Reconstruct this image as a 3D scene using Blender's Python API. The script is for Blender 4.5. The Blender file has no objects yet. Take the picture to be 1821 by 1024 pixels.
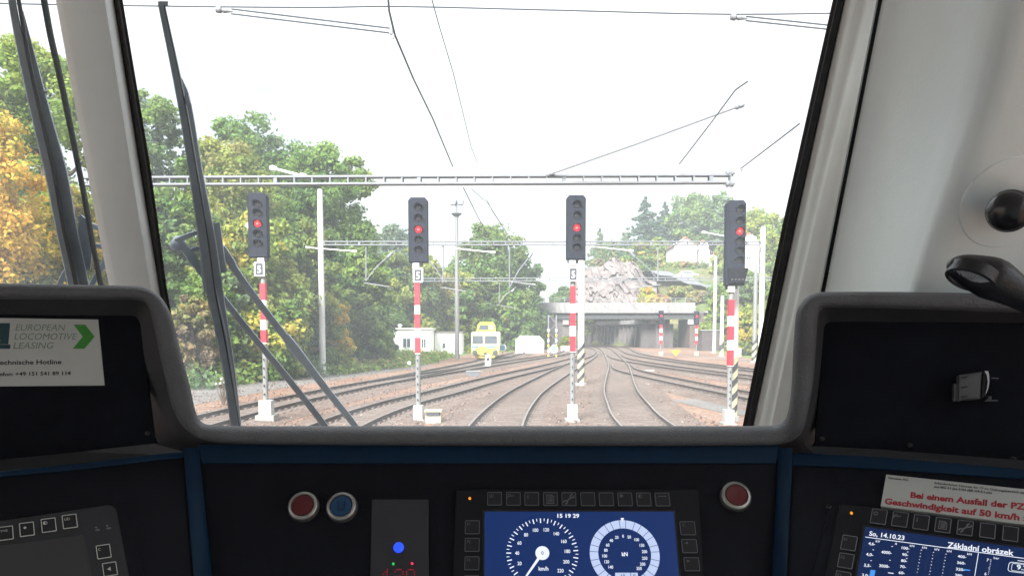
import bpy, math, random
import numpy as np
from mathutils import Vector, Matrix

R = math.radians
SC = bpy.context.scene
COL = SC.collection

# ------------------------------------------------------------------ camera, world, sun, exposure
ZC = 2.9                 # eye height above the ballast
F = 1350.0               # focal length in pixels of the 1821 px wide photograph
PITCH = R(3.5)
PX0 = 910.5
PY0 = 588.0 + F * math.tan(PITCH)
EXPO = 2.15
HAZE = 0.0008

cam_d = bpy.data.cameras.new("camera")
cam_d.sensor_fit = 'HORIZONTAL'
cam_d.sensor_width = 36.0
cam_d.lens = F / 1821.0 * 36.0
cam_d.shift_y = (PY0 - 512.0) / 1821.0
cam_d.clip_start = 0.05
cam_d.clip_end = 6000
cam = bpy.data.objects.new("camera", cam_d)
COL.objects.link(cam)
cam.location = (0, 0, ZC)
cam.rotation_euler = (R(90) - PITCH, 0, 0)
SC.camera = cam

SUN_EL, SUN_AZ = R(37), R(202)   # azimuth clockwise from +Y: sun behind the train, to the left
w = bpy.data.worlds.new("World")
SC.world = w
w.use_nodes = True
nt = w.node_tree
nt.nodes.clear()
wo = nt.nodes.new('ShaderNodeOutputWorld')
bg = nt.nodes.new('ShaderNodeBackground')
sky = nt.nodes.new('ShaderNodeTexSky')
sky.sky_type = 'NISHITA'
sky.sun_disc = False
sky.sun_elevation = SUN_EL
sky.sun_rotation = SUN_AZ
tc = nt.nodes.new('ShaderNodeTexCoord')
mp = nt.nodes.new('ShaderNodeMapping')
mp.inputs['Scale'].default_value = (1.0, 1.0, 3.2)
nz = nt.nodes.new('ShaderNodeTexNoise')
nz.inputs['Scale'].default_value = 2.3
nz.inputs['Detail'].default_value = 6
cr = nt.nodes.new('ShaderNodeValToRGB')
cr.color_ramp.elements[0].position = 0.36
cr.color_ramp.elements[0].color = (0.42, 0.42, 0.42, 1)
cr.color_ramp.elements[1].position = 0.54
cr.color_ramp.elements[1].color = (1, 1, 1, 1)
mx = nt.nodes.new('ShaderNodeMixRGB')
sz_ = nt.nodes.new('ShaderNodeSeparateXYZ')                    # an overcast sky is brighter overhead than at the horizon
cl = nt.nodes.new('ShaderNodeMapRange')
cl.inputs['From Min'].default_value = 0.28
cl.inputs['From Max'].default_value = 1.0
cl.inputs['To Min'].default_value = 4.9
cl.inputs['To Max'].default_value = 20.0
tint = nt.nodes.new('ShaderNodeVectorMath')
tint.operation = 'SCALE'
tint.inputs[0].default_value = (0.975, 1.0, 1.02)
bg.inputs['Strength'].default_value = 0.05
L = nt.links
L.new(tc.outputs['Generated'], mp.inputs['Vector'])
L.new(mp.outputs['Vector'], nz.inputs['Vector'])
L.new(nz.outputs['Fac'], cr.inputs['Fac'])
L.new(cr.outputs['Color'], mx.inputs['Fac'])
L.new(sky.outputs['Color'], mx.inputs['Color1'])
L.new(tc.outputs['Generated'], sz_.inputs[0])
L.new(sz_.outputs['Z'], cl.inputs['Value'])
L.new(cl.outputs[0], tint.inputs['Scale'])
L.new(tint.outputs[0], mx.inputs['Color2'])
L.new(mx.outputs['Color'], bg.inputs['Color'])
L.new(bg.outputs['Background'], wo.inputs['Surface'])

sun_d = bpy.data.lights.new("sun", 'SUN')
sun_d.energy = 3.7
sun_d.angle = R(20)
sun_d.color = (1.0, 0.98, 0.95)
sun = bpy.data.objects.new("sun", sun_d)
COL.objects.link(sun)
sdir = Vector((math.sin(SUN_AZ) * math.cos(SUN_EL), math.cos(SUN_AZ) * math.cos(SUN_EL), math.sin(SUN_EL)))
sun.rotation_euler = (-sdir).to_track_quat('-Z', 'Y').to_euler()
sun.location = (-20, -30, 60)

SC.view_settings.view_transform = 'Standard'
SC.view_settings.look = 'None'
SC.view_settings.gamma = 1
SC.view_settings.exposure = EXPO
SC.cycles.use_denoising = True
SC.cycles.max_bounces = 8
SC.cycles.transparent_max_bounces = 24

# ------------------------------------------------------------------ pixel -> world
FWD = Vector((0, math.cos(PITCH), -math.sin(PITCH)))
UPV = Vector((0, math.sin(PITCH), math.cos(PITCH)))
EYE = Vector((0, 0, ZC))


def ray(px, py):
    return (FWD * F + Vector((px - PX0, 0, 0)) + UPV * (PY0 - py)).normalized()


def at(px, py, Y):
    d = ray(px, py)
    return EYE + d * (Y / d.y)


def gnd(px, py, z=0.0):
    d = ray(px, py)
    return EYE + d * ((z - ZC) / d.z)


class Plane:
    """a flat panel: origin, normal towards the viewer, u along the panel, v up it"""

    def __init__(s, o, n):
        s.o = Vector(o)
        s.n = Vector(n).normalized()
        s.u = Vector((0, 0, 1)).cross(s.n).normalized()
        s.v = s.n.cross(s.u)

    def hit(s, px, py, h=0.0):
        d = ray(px, py)
        return EYE + d * ((s.o + s.n * h - EYE).dot(s.n) / d.dot(s.n))

    def uv(s, px, py, h=0.0):
        q = s.hit(px, py, h) - s.o
        return Vector((q.dot(s.u), q.dot(s.v)))

    def W(s, uv, h=0.0):
        return s.o + s.u * uv[0] + s.v * uv[1] + s.n * h

    def mpp(s, px, py):
        return (s.hit(px, py + 1) - s.hit(px, py)).length, (s.hit(px + 1, py) - s.hit(px, py)).length


# ------------------------------------------------------------------ materials
def lin(c):
    return c / 12.92 if c <= 0.04045 else ((c + 0.055) / 1.055) ** 2.4


def srgb(r, g, b, k=1.0):
    return (lin(r / 255) * k, lin(g / 255) * k, lin(b / 255) * k, 1)


MATS = {}


def mat(name, c, rough=0.5, metal=0.0, var=0.12, scale=8.0, bump=0.0, bscale=60.0, spec=0.5, coat=0.0, trans=0.0, stretch=None):
    """principled material whose colour wanders by noise, with optional bump"""
    if name in MATS:
        return MATS[name]
    m = bpy.data.materials.new(name)
    m.use_nodes = True
    t = m.node_tree
    b = t.nodes['Principled BSDF']
    b.inputs['Roughness'].default_value = rough
    b.inputs['Metallic'].default_value = metal
    b.inputs['Specular IOR Level'].default_value = spec
    b.inputs['Coat Weight'].default_value = coat
    co = t.nodes.new('ShaderNodeTexCoord')
    src = co.outputs['Object']
    if stretch:
        mpn = t.nodes.new('ShaderNodeMapping')
        mpn.inputs['Scale'].default_value = stretch
        t.links.new(src, mpn.inputs['Vector'])
        src = mpn.outputs['Vector']
    n = t.nodes.new('ShaderNodeTexNoise')
    n.inputs['Scale'].default_value = scale
    n.inputs['Detail'].default_value = 7
    n.inputs['Roughness'].default_value = 0.65
    t.links.new(src, n.inputs['Vector'])
    r = t.nodes.new('ShaderNodeValToRGB')
    r.color_ramp.elements[0].position = 0.3
    r.color_ramp.elements[1].position = 0.7
    r.color_ramp.elements[0].color = (c[0] * (1 - var), c[1] * (1 - var), c[2] * (1 - var), 1)
    r.color_ramp.elements[1].color = (min(1, c[0] * (1 + var)), min(1, c[1] * (1 + var)), min(1, c[2] * (1 + var)), 1)
    t.links.new(n.outputs['Fac'], r.inputs['Fac'])
    t.links.new(r.outputs['Color'], b.inputs['Base Color'])
    if bump:
        n2 = t.nodes.new('ShaderNodeTexNoise')
        n2.inputs['Scale'].default_value = bscale
        n2.inputs['Detail'].default_value = 4
        t.links.new(src, n2.inputs['Vector'])
        bp = t.nodes.new('ShaderNodeBump')
        bp.inputs['Strength'].default_value = bump
        bp.inputs['Distance'].default_value = 0.01
        t.links.new(n2.outputs['Fac'], bp.inputs['Height'])
        t.links.new(bp.outputs['Normal'], b.inputs['Normal'])
    MATS[name] = m
    return m


def emit(name, rgb, k=1.0):
    if name in MATS:
        return MATS[name]
    m = bpy.data.materials.new(name)
    m.use_nodes = True
    t = m.node_tree
    b = t.nodes['Principled BSDF']
    c = srgb(*rgb)
    b.inputs['Base Color'].default_value = (c[0] * .3, c[1] * .3, c[2] * .3, 1)
    b.inputs['Roughness'].default_value = 0.4
    b.inputs['Emission Color'].default_value = c
    b.inputs['Emission Strength'].default_value = k / 2 ** EXPO
    MATS[name] = m
    return m


def glass_mat(name, tint, haze, dirt_glare):
    """clear pane: transmits, mirrors at its Fresnel angle, carries a thin dust film with milky reflected glare painted into it"""
    m = bpy.data.materials.new(name)
    m.use_nodes = True
    t = m.node_tree
    t.nodes.clear()
    out = t.nodes.new('ShaderNodeOutputMaterial')
    tr = t.nodes.new('ShaderNodeBsdfTransparent')
    tr.inputs['Color'].default_value = tint
    gl = t.nodes.new('ShaderNodeBsdfGlossy')
    gl.inputs['Roughness'].default_value = 0.02
    fr = t.nodes.new('ShaderNodeFresnel')
    fr.inputs['IOR'].default_value = 1.25
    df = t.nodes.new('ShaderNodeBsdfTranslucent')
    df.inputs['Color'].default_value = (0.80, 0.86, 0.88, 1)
    co = t.nodes.new('ShaderNodeTexCoord')
    n = t.nodes.new('ShaderNodeTexNoise')
    n.inputs['Scale'].default_value = 3.0
    n.inputs['Detail'].default_value = 8
    t.links.new(co.outputs['Object'], n.inputs['Vector'])
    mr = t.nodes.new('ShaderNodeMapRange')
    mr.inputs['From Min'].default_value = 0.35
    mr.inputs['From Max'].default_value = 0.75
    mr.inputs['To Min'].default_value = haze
    mr.inputs['To Max'].default_value = haze + dirt_glare
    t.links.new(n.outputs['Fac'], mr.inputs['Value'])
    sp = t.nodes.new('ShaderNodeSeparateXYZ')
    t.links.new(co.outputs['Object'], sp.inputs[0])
    mg = t.nodes.new('ShaderNodeMapRange')           # milky reflection glare painted in as film, denser towards the sill
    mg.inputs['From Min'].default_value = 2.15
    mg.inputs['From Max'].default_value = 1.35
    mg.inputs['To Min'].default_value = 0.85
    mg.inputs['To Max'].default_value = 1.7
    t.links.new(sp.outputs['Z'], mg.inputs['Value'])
    n3 = t.nodes.new('ShaderNodeTexNoise')           # specks
    n3.inputs['Scale'].default_value = 260
    n3.inputs['Detail'].default_value = 2
    t.links.new(co.outputs['Object'], n3.inputs['Vector'])
    m3 = t.nodes.new('ShaderNodeMapRange')
    m3.inputs['From Min'].default_value = .70
    m3.inputs['From Max'].default_value = .78
    m3.inputs['To Min'].default_value = 1.0
    m3.inputs['To Max'].default_value = 4.0
    t.links.new(n3.outputs['Fac'], m3.inputs['Value'])
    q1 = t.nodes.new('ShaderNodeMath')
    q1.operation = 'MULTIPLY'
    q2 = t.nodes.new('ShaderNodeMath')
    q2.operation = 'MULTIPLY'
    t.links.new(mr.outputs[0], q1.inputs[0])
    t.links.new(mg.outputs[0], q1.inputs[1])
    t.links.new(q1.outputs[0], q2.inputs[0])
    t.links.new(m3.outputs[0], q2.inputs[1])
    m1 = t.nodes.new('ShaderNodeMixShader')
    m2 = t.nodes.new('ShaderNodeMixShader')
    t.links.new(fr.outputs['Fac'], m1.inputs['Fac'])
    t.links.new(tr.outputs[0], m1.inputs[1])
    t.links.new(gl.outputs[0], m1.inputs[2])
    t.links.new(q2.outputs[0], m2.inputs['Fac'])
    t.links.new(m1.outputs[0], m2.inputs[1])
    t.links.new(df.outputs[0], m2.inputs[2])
    t.links.new(m2.outputs[0], out.inputs['Surface'])
    MATS[name] = m
    return m


# ------------------------------------------------------------------ objects
ORG = {}


def tag(o, label=None, cat=None, group=None, kind=None):
    if label:
        o['label'] = label
    if cat:
        o['category'] = cat
    if group:
        o['group'] = group
    if kind:
        o['kind'] = kind
    return o


def thing(name, loc, label, cat, group=None, rz=0.0):
    o = bpy.data.objects.new(name, None)
    o.empty_display_size = 0.1
    o.location = loc
    o.rotation_euler = (0, 0, rz)
    COL.objects.link(o)
    ORG[o.name] = Vector(loc)
    return tag(o, label, cat, group)


class MB:
    """collects vertices and faces for ONE mesh object; all coordinates are world coordinates"""

    def __init__(s):
        s.v, s.f, s.mi, s.cur = [], [], [], 0

    def m(s, i):
        s.cur = i
        return s

    def add(s, vs, fs):
        b = len(s.v)
        s.v += [tuple(q) for q in vs]
        for f in fs:
            s.f.append([i + b for i in f])
            s.mi.append(s.cur)
        return s

    def prism(s, lo, hi):
        n = len(lo)
        fs = [list(range(n))[::-1], [n + i for i in range(n)]]
        fs += [[i, (i + 1) % n, n + (i + 1) % n, n + i] for i in range(n)]
        return s.add(list(lo) + list(hi), fs)

    def box(s, c, d, rz=0.0):
        c = Vector(c)
        h = Vector(d) / 2
        q = []
        for z in (-1, 1):
            for x, y in ((-1, -1), (1, -1), (1, 1), (-1, 1)):
                p = Vector((x * h.x, y * h.y, z * h.z))
                if rz:
                    p.rotate(Matrix.Rotation(rz, 3, 'Z'))
                q.append(c + p)
        return s.prism(q[:4], q[4:])

    def frame(s, p0, p1, up=None):
        d = (Vector(p1) - Vector(p0)).normalized()
        up = Vector(up) if up else (Vector((0, 0, 1)) if abs(d.z) < 0.9 else Vector((0, 1, 0)))
        a = d.cross(up).normalized()
        return a, a.cross(d).normalized()

    def bar(s, p0, p1, wd, ht, up=None):
        a, b = s.frame(p0, p1, up)
        q = []
        for p in (p0, p1):
            for i, j in ((-1, -1), (1, -1), (1, 1), (-1, 1)):
                q.append(Vector(p) + a * (i * wd / 2) + b * (j * ht / 2))
        return s.prism(q[:4], q[4:])

    def cyl(s, p0, p1, r0, r1=None, n=12):
        return s.tube([p0, p1], [r0, r0 if r1 is None else r1], n)

    def tube(s, path, rad, n=8, cap=True):
        path = [Vector(p) for p in path]
        if not hasattr(rad, '__len__'):
            rad = [rad] * len(path)
        b0 = len(s.v)
        prev = None
        for i, p in enumerate(path):
            d = (path[min(i + 1, len(path) - 1)] - path[max(i - 1, 0)]).normalized()
            if prev is None:
                a = d.cross(Vector((0, 0, 1)) if abs(d.z) < .9 else Vector((0, 1, 0))).normalized()
            else:
                a = (prev - d * prev.dot(d)).normalized()
            prev = a
            b = d.cross(a)
            for k in range(n):
                t = 2 * math.pi * k / n
                s.v.append(tuple(p + a * (math.cos(t) * rad[i]) + b * (math.sin(t) * rad[i])))
        for i in range(len(path) - 1):
            for k in range(n):
                s.f.append([b0 + i * n + k, b0 + i * n + (k + 1) % n, b0 + (i + 1) * n + (k + 1) % n, b0 + (i + 1) * n + k])
                s.mi.append(s.cur)
        if cap:
            s.f.append([b0 + k for k in range(n)][::-1])
            s.f.append([b0 + (len(path) - 1) * n + k for k in range(n)])
            s.mi += [s.cur, s.cur]
        return s

    def lathe(s, c, axis, prof, n=24, up=None):
        """prof: (radius, height along axis)"""
        axis = Vector(axis).normalized()
        a, b = s.frame((0, 0, 0), axis, up)
        c = Vector(c)
        b0 = len(s.v)
        for r, h in prof:
            for k in range(n):
                t = 2 * math.pi * k / n
                s.v.append(tuple(c + axis * h + (a * math.cos(t) + b * math.sin(t)) * r))
        for i in range(len(prof) - 1):
            for k in range(n):
                s.f.append([b0 + i * n + k, b0 + i * n + (k + 1) % n, b0 + (i + 1) * n + (k + 1) % n, b0 + (i + 1) * n + k])
                s.mi.append(s.cur)
        s.f.append([b0 + k for k in range(n)][::-1])
        s.f.append([b0 + (len(prof) - 1) * n + k for k in range(n)])
        s.mi += [s.cur, s.cur]
        return s

    def loft(s, rows, closed=False):
        m = len(rows[0])
        b0 = len(s.v)
        for r in rows:
            s.v += [tuple(p) for p in r]
        for i in range(len(rows) - 1):
            for k in range(m if closed else m - 1):
                k2 = (k + 1) % m
                s.f.append([b0 + i * m + k, b0 + i * m + k2, b0 + (i + 1) * m + k2, b0 + (i + 1) * m + k])
                s.mi.append(s.cur)
        return s

    def build(s, name, mats, parent=None, smooth=False, loc=None, angle=35):
        if not isinstance(mats, (list, tuple)):
            mats = [mats]
        if parent is not None:
            org = ORG[parent.name]
        elif loc is not None:
            org = Vector(loc)
        else:
            org = Vector((0, 0, 0))
        me = bpy.data.meshes.new(name)
        me.from_pydata([(x - org.x, y - org.y, z - org.z) for x, y, z in s.v], [], s.f)
        for m_ in mats:
            me.materials.append(m_)
        if len(mats) > 1:
            me.polygons.foreach_set('material_index', s.mi)
        me.validate()
        import bmesh
        bm = bmesh.new()
        bm.from_mesh(me)
        bmesh.ops.recalc_face_normals(bm, faces=bm.faces)
        if smooth:
            for fc in bm.faces:
                fc.smooth = True
            lim = R(angle)
            for e in bm.edges:
                if len(e.link_faces) == 2 and e.calc_face_angle(0) > lim:
                    e.smooth = False
        bm.to_mesh(me)
        bm.free()
        o = bpy.data.objects.new(name, me)
        COL.objects.link(o)
        if parent is not None:
            o.parent = parent
        else:
            o.location = org
        ORG[o.name] = org
        return o


def copy_tree(o, parent=None):
    c = o.copy()
    COL.objects.link(c)
    c.parent = parent
    for ch in o.children:
        copy_tree(ch, c)
    return c


def rpoly(pts, r, n=5):
    """2D polygon with rounded corners"""
    out = []
    m = len(pts)
    pts = [Vector(p) for p in pts]
    for i in range(m):
        p, a, b = pts[i], pts[i - 1], pts[(i + 1) % m]
        da, db = (a - p), (b - p)
        rr = min(r, da.length * .45, db.length * .45)
        s, e = p + da.normalized() * rr, p + db.normalized() * rr
        for k in range(n + 1):
            t = k / n
            out.append(s * (1 - t) ** 2 + p * (2 * t * (1 - t)) + e * t * t)
    return out


def shrink(pts, d):
    """inset a 2D polygon by moving each edge inwards"""
    m = len(pts)
    area = sum(pts[i].x * pts[(i + 1) % m].y - pts[(i + 1) % m].x * pts[i].y for i in range(m))
    sg = 1 if area > 0 else -1
    out = []
    for i in range(m):
        p, a, b = pts[i], pts[i - 1], pts[(i + 1) % m]
        e1, e2 = (p - a), (b - p)
        if e1.length < 1e-9 or e2.length < 1e-9:
            out.append(p.copy())
            continue
        n1 = Vector((-e1.y, e1.x)).normalized() * sg
        n2 = Vector((-e2.y, e2.x)).normalized() * sg
        q = n1 + n2
        q = q / max(.3, q.dot(n1)) if q.length > 1e-6 else n1
        out.append(p + q * d)
    return out


def slab(mb, P, pix, h0, h1, r=0.0, bev=0.0008, uv=False):
    """plate on panel P with corners given by pixels (or uv), from height h0 to h1"""
    pts = [Vector(q) for q in pix] if uv else [P.uv(x, y, h1) for x, y in pix]
    if r:
        pts = rpoly(pts, r)
    inn = shrink(pts, bev)
    n = len(pts)
    vs = [P.W(q, h0) for q in pts] + [P.W(q, h1 - bev) for q in pts] + [P.W(q, h1) for q in inn]
    fs = [list(range(n))[::-1], [2 * n + i for i in range(n)]]
    for k in (0, n):
        fs += [[k + i, k + (i + 1) % n, k + n + (i + 1) % n, k + n + i] for i in range(n)]
    mb.add(vs, fs)
    return pts


def ringplate(mb, P, outer, inner, h0, h1):
    """frame between two loops of equal length (uv)"""
    n = len(outer)
    vs = []
    for h in (h0, h1):
        vs += [P.W(q, h) for q in outer] + [P.W(q, h) for q in inner]
    fs = []
    for i in range(n):
        j = (i + 1) % n
        fs += [[i, j, n + j, n + i], [2 * n + i, 2 * n + j, 3 * n + j, 3 * n + i],
               [i, j, 2 * n + j, 2 * n + i], [n + i, n + j, 3 * n + j, 3 * n + i]]
    mb.add(vs, fs)


def circ(c, r, n=32, a0=0.0, a1=360.0):
    full = abs(a1 - a0) >= 360
    return [Vector((c[0] + r * math.cos(R(a0 + (a1 - a0) * k / (n if full else n - 1))),
                    c[1] + r * math.sin(R(a0 + (a1 - a0) * k / (n if full else n - 1))))) for k in range(n)]


_TXT = {}


def text_geo(body, bold=0.0):
    k = (body, bold)
    if k not in _TXT:
        cu = bpy.data.curves.new("lettering", 'FONT')
        cu.body = body
        cu.size = 1.0
        cu.offset = bold
        cu.resolution_u = 3
        ob = bpy.data.objects.new("lettering", cu)
        me = bpy.data.meshes.new_from_object(ob)
        _TXT[k] = ([v.co.copy() for v in me.vertices], [list(p.vertices) for p in me.polygons])
        bpy.data.objects.remove(ob)
        bpy.data.meshes.remove(me)
        bpy.data.curves.remove(cu)
    return _TXT[k]


def text(mb, P, body, uv, size, h, align='L', bold=0.0, shear=0.0, wscale=1.0, width=None, rot=0.0):
    """flat lettering laid on panel P; uv = baseline point; size = cap height in metres"""
    vs, fs = text_geo(body, bold)
    if not vs:
        return
    s = size / 0.72
    x0 = min(v.x for v in vs)
    x1 = max(v.x for v in vs)
    sx = s * wscale
    if width:
        sx = width / (x1 - x0)
    off = {'L': -x0, 'C': -(x0 + x1) / 2, 'R': -x1}[align]
    y0 = 0.36 if align == 'C' else 0.0
    cr_, sr = math.cos(rot), math.sin(rot)
    q = []
    for v in vs:
        a, b = (v.x + off) * sx + v.y * s * shear, (v.y - y0) * s
        q.append(P.W((uv[0] + a * cr_ - b * sr, uv[1] + a * sr + b * cr_), h))
    mb.add(q, fs)


def path_interp(keys, n):
    """Catmull-Rom through rows of numbers"""
    K = np.array(keys, float)
    seg = np.linalg.norm(np.diff(K[:, :2], axis=0), axis=1)
    tt = np.concatenate([[0], np.cumsum(np.sqrt(seg))])
    out = []
    for t in np.linspace(0, tt[-1], n):
        i = min(max(np.searchsorted(tt, t) - 1, 0), len(K) - 2)
        u = (t - tt[i]) / (tt[i + 1] - tt[i])
        p1, p2 = K[i], K[i + 1]
        h = tt[i + 1] - tt[i]
        m1 = (K[i + 1] - K[i - 1]) / (tt[i + 1] - tt[i - 1]) * h if i > 0 else (p2 - p1)
        m2 = (K[i + 2] - K[i]) / (tt[i + 2] - tt[i]) * h if i + 2 < len(K) else (p2 - p1)
        u2, u3 = u * u, u ** 3
        out.append((2 * u3 - 3 * u2 + 1) * p1 + (u3 - 2 * u2 + u) * m1 + (-2 * u3 + 3 * u2) * p2 + (u3 - u2) * m2)
    return np.array(out)

# ------------------------------------------------------------------ driver's cab shell
M_white = mat("cab_white_paint", (0.745, 0.81, 0.81), rough=0.36, var=0.05, scale=5, bump=0.05, bscale=220)
M_trim = mat("cab_trim_plastic", (0.74, 0.775, 0.745), rough=0.42, var=0.05, scale=9, bump=0.08, bscale=300)
M_seal = mat("rubber_seal", (0.022, 0.023, 0.024), rough=0.6, var=0.4, scale=40, bump=0.4, bscale=120)
M_black = mat("black_plastic", (0.012, 0.012, 0.014), rough=0.35, var=0.3, scale=14, bump=0.1, bscale=300)
M_hood = mat("grey_foam_skin", (0.100, 0.103, 0.110), rough=0.52, var=0.12, scale=20, bump=0.35, bscale=420)
M_felt = mat("dark_panel", (0.0065, 0.0078, 0.0115), rough=0.8, var=0.2, scale=30, bump=0.25, bscale=500, spec=0.10)
M_bevel = mat("dark_bevel_plastic", (0.030, 0.031, 0.034), rough=0.6, var=0.15, scale=20, bump=0.2, bscale=400)
M_blue = mat("blue_desk_paint", (0.0022, 0.020, 0.050), rough=0.55, var=0.12, scale=12, bump=0.1, bscale=300, spec=0.22)
M_desk = mat("desk_panel_black", (0.0065, 0.0075, 0.0115), rough=0.6, var=0.2, scale=22, bump=0.2, bscale=500, spec=0.14)
M_unit = mat("display_housing", (0.010, 0.011, 0.0145), rough=0.5, var=0.15, scale=25, bump=0.1, bscale=500, spec=0.2)
M_outer = mat("locomotive_outer_paint", (0.10, 0.16, 0.26), rough=0.35, var=0.08, scale=4)
M_wiper = mat("wiper_grey_metal", (0.26, 0.295, 0.34), rough=0.42, var=0.12, scale=30, bump=0.06, bscale=200)
M_rub = mat("wiper_rubber", (0.015, 0.015, 0.016), rough=0.55, var=0.3, scale=40)
M_silver = mat("brushed_metal", (0.36, 0.35, 0.33), rough=0.36, metal=0.8, var=0.1, scale=60)

pb, pt = at(910, 755, 1.75), at(910, 0, 1.25)
vdir = (pt - pb).normalized()
WS = Plane(pb, Vector((1, 0, 0)).cross(vdir))

cab = thing("driver_cab", (0, 1.5, 1.3), "white painted driver's cab interior around two windscreens, with slim pillar and curved right wall", "cab")


def strip(mb, a, b, ha, hb, thick, rows):
    """surface between two pixel lines on the windscreen plane; a, b: lists of (px,py)"""
    pass


def lerp2(tab, y):
    ys = [q[1] for q in tab]
    xs = [q[0] for q in tab]
    if y <= ys[0]:
        return xs[0] + (xs[1] - xs[0]) / (ys[1] - ys[0]) * (y - ys[0])
    if y >= ys[-1]:
        return xs[-1] + (xs[-1] - xs[-2]) / (ys[-1] - ys[-2]) * (y - ys[-1])
    return float(np.interp(y, ys, xs))


YS = [-110, -40, 40, 120, 200, 300, 400, 510, 620, 720, 800]
# left pillar of the main windscreen (between the two screens)
pl_a = [(99, 0), (152, 290), (193, 504)]
pl_b = [(187, 0), (234, 300), (268, 511)]
pl_c = [(202, 0), (249, 300), (285, 523)]
pl_d = [(218, 0), (268, 300), (299, 529), (340, 755)]
rows = []
for y in YS:
    xa, xb, xc = lerp2(pl_a, y), lerp2(pl_b, y), lerp2(pl_c, y)
    rows.append([WS.hit(xa + 5, y, -0.012), WS.hit(xa, y, 0.035), WS.hit(xa + 4, y, 0.055), WS.hit(xa + 14, y, 0.060), WS.hit(xb - 8, y, 0.060),
                 WS.hit(xb - 1, y, 0.057), WS.hit(xb + 3, y, 0.050), WS.hit(xc, y, 0.012), WS.hit(xc + 3, y, -0.012)])
mb = MB().loft(rows, closed=True)
mb.build("center_pillar", M_white, cab, smooth=True, angle=50)
# black seals either side of the glass
rows = []
for y in YS:
    xc, xd = lerp2(pl_c, y), lerp2(pl_d, y)
    rows.append([WS.hit(xc - 2, y, -0.006), WS.hit(xc, y, 0.014), WS.hit(xc + 5, y, 0.018), WS.hit(xd - 8, y, 0.016), WS.hit(xd - 5, y, 0.008), WS.hit(xd, y, 0.006), WS.hit(xd, y, -0.006)])
MB().loft(rows, closed=True).build("window_seal", M_seal, cab, smooth=True, angle=40)
r_a = [(1481, 0), (1434, 210), (1387, 420), (1352, 600), (1321, 755)]
r_b = [(1502, 0), (1456, 210), (1410, 420), (1372, 600), (1339, 755)]
r_c = [(1541, 0), (1489, 210), (1437, 420), (1398, 600), (1366, 755)]
r_d = [(1562, 0), (1521, 210), (1479, 420), (1452, 560), (1418, 755)]
r_e = [(1569, 0), (1528, 210), (1486, 420), (1459, 560), (1425, 755)]
rows = []
for y in YS:
    a, b = lerp2(r_a, y), lerp2(r_b, y)
    rows.append([WS.hit(a, y, -0.006), WS.hit(a, y, 0.006), WS.hit(a + 7, y, 0.010), WS.hit(a + 9, y, 0.018), WS.hit(b - 2, y, 0.020), WS.hit(b, y, 0.014), WS.hit(b + 3, y, -0.006)])
MB().loft(rows, closed=True).build("window_seal", M_seal, cab, smooth=True, angle=40)
# white frame strips right of the glass
rows = []
for y in YS:
    b, c, d = lerp2(r_b, y), lerp2(r_c, y), lerp2(r_d, y)
    rows.append([WS.hit(b - 1, y, 0.010), WS.hit(b + 3, y, 0.022), WS.hit(b + 10, y, 0.034), WS.hit((b + c) / 2, y, 0.058), WS.hit(c - 5, y, 0.070), WS.hit(c, y, 0.076),
                 WS.hit(c + 4, y, 0.084), WS.hit(c + 7, y, 0.098), WS.hit((c + d) / 2 + 4, y, 0.116), WS.hit(d - 3, y, 0.130), WS.hit(d, y, 0.128), WS.hit(d, y, 0.06)])
MB().loft(rows).build("window_frame", M_trim, cab, smooth=True, angle=60)
rows = []
for y in YS:
    d, e = lerp2(r_d, y), lerp2(r_e, y)
    rows.append([WS.hit(d - 1, y, 0.105), WS.hit(d, y, 0.118), WS.hit(e, y, 0.120), WS.hit(e + 1, y, 0.105)])
MB().loft(rows).build("gap_seal", M_seal, cab, smooth=True)
def yB(y):
    return .865 + .165 * y / 520


# curved wall lining right of the gap, folding over to a face that looks back at the seat
crease = [(1800, -60), (1780, 40), (1741, 200), (1657, 420), (1627, 519), (1560, 755)]
rows = []
for y in [-110, -60, -10, 40, 90, 140, 200, 260, 320, 380, 440, 510, 580, 660, 740, 800]:
    e, k = lerp2(r_e, y), lerp2(crease, y)
    ln = [WS.hit(e, y, .10), WS.hit(e, y, .128)]
    g0 = WS.hit(e, y, .128).y
    for t, g in ((.02, .03), (.06, .06), (.14, .12), (.22, .19), (.34, .31), (.55, .54), (.78, .79), (.92, .94)):
        ln.append(at(e + (k - e) * t, y, g0 + (yB(y) - g0) * g))
    for dx, d in ((0, .004), (16, -.004), (45, -.008), (120, -.010), (320, -.014), (620, -.018), (1300, -.03)):
        ln.append(at(k + dx, y, yB(y) + d))
    rows.append(ln)
wallob = MB().loft(rows).build("wall_lining", M_white, cab, smooth=True, angle=80)
# glass
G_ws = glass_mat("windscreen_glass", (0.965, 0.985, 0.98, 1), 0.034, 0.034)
mb = MB()
rows = [[WS.hit(lerp2(pl_d, y) - 6, y, 0.0), WS.hit(lerp2(r_a, y) + 6, y, 0.0)] for y in (-110, 300, 815)]
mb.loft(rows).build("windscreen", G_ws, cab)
mb = MB()
rows = [[WS.hit(-420, y, 0.0), WS.hit(lerp2(pl_a, y) + 3, y, 0.0)] for y in (-110, 300, 700)]
mb.loft(rows).build("windscreen", G_ws, cab)
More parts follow.
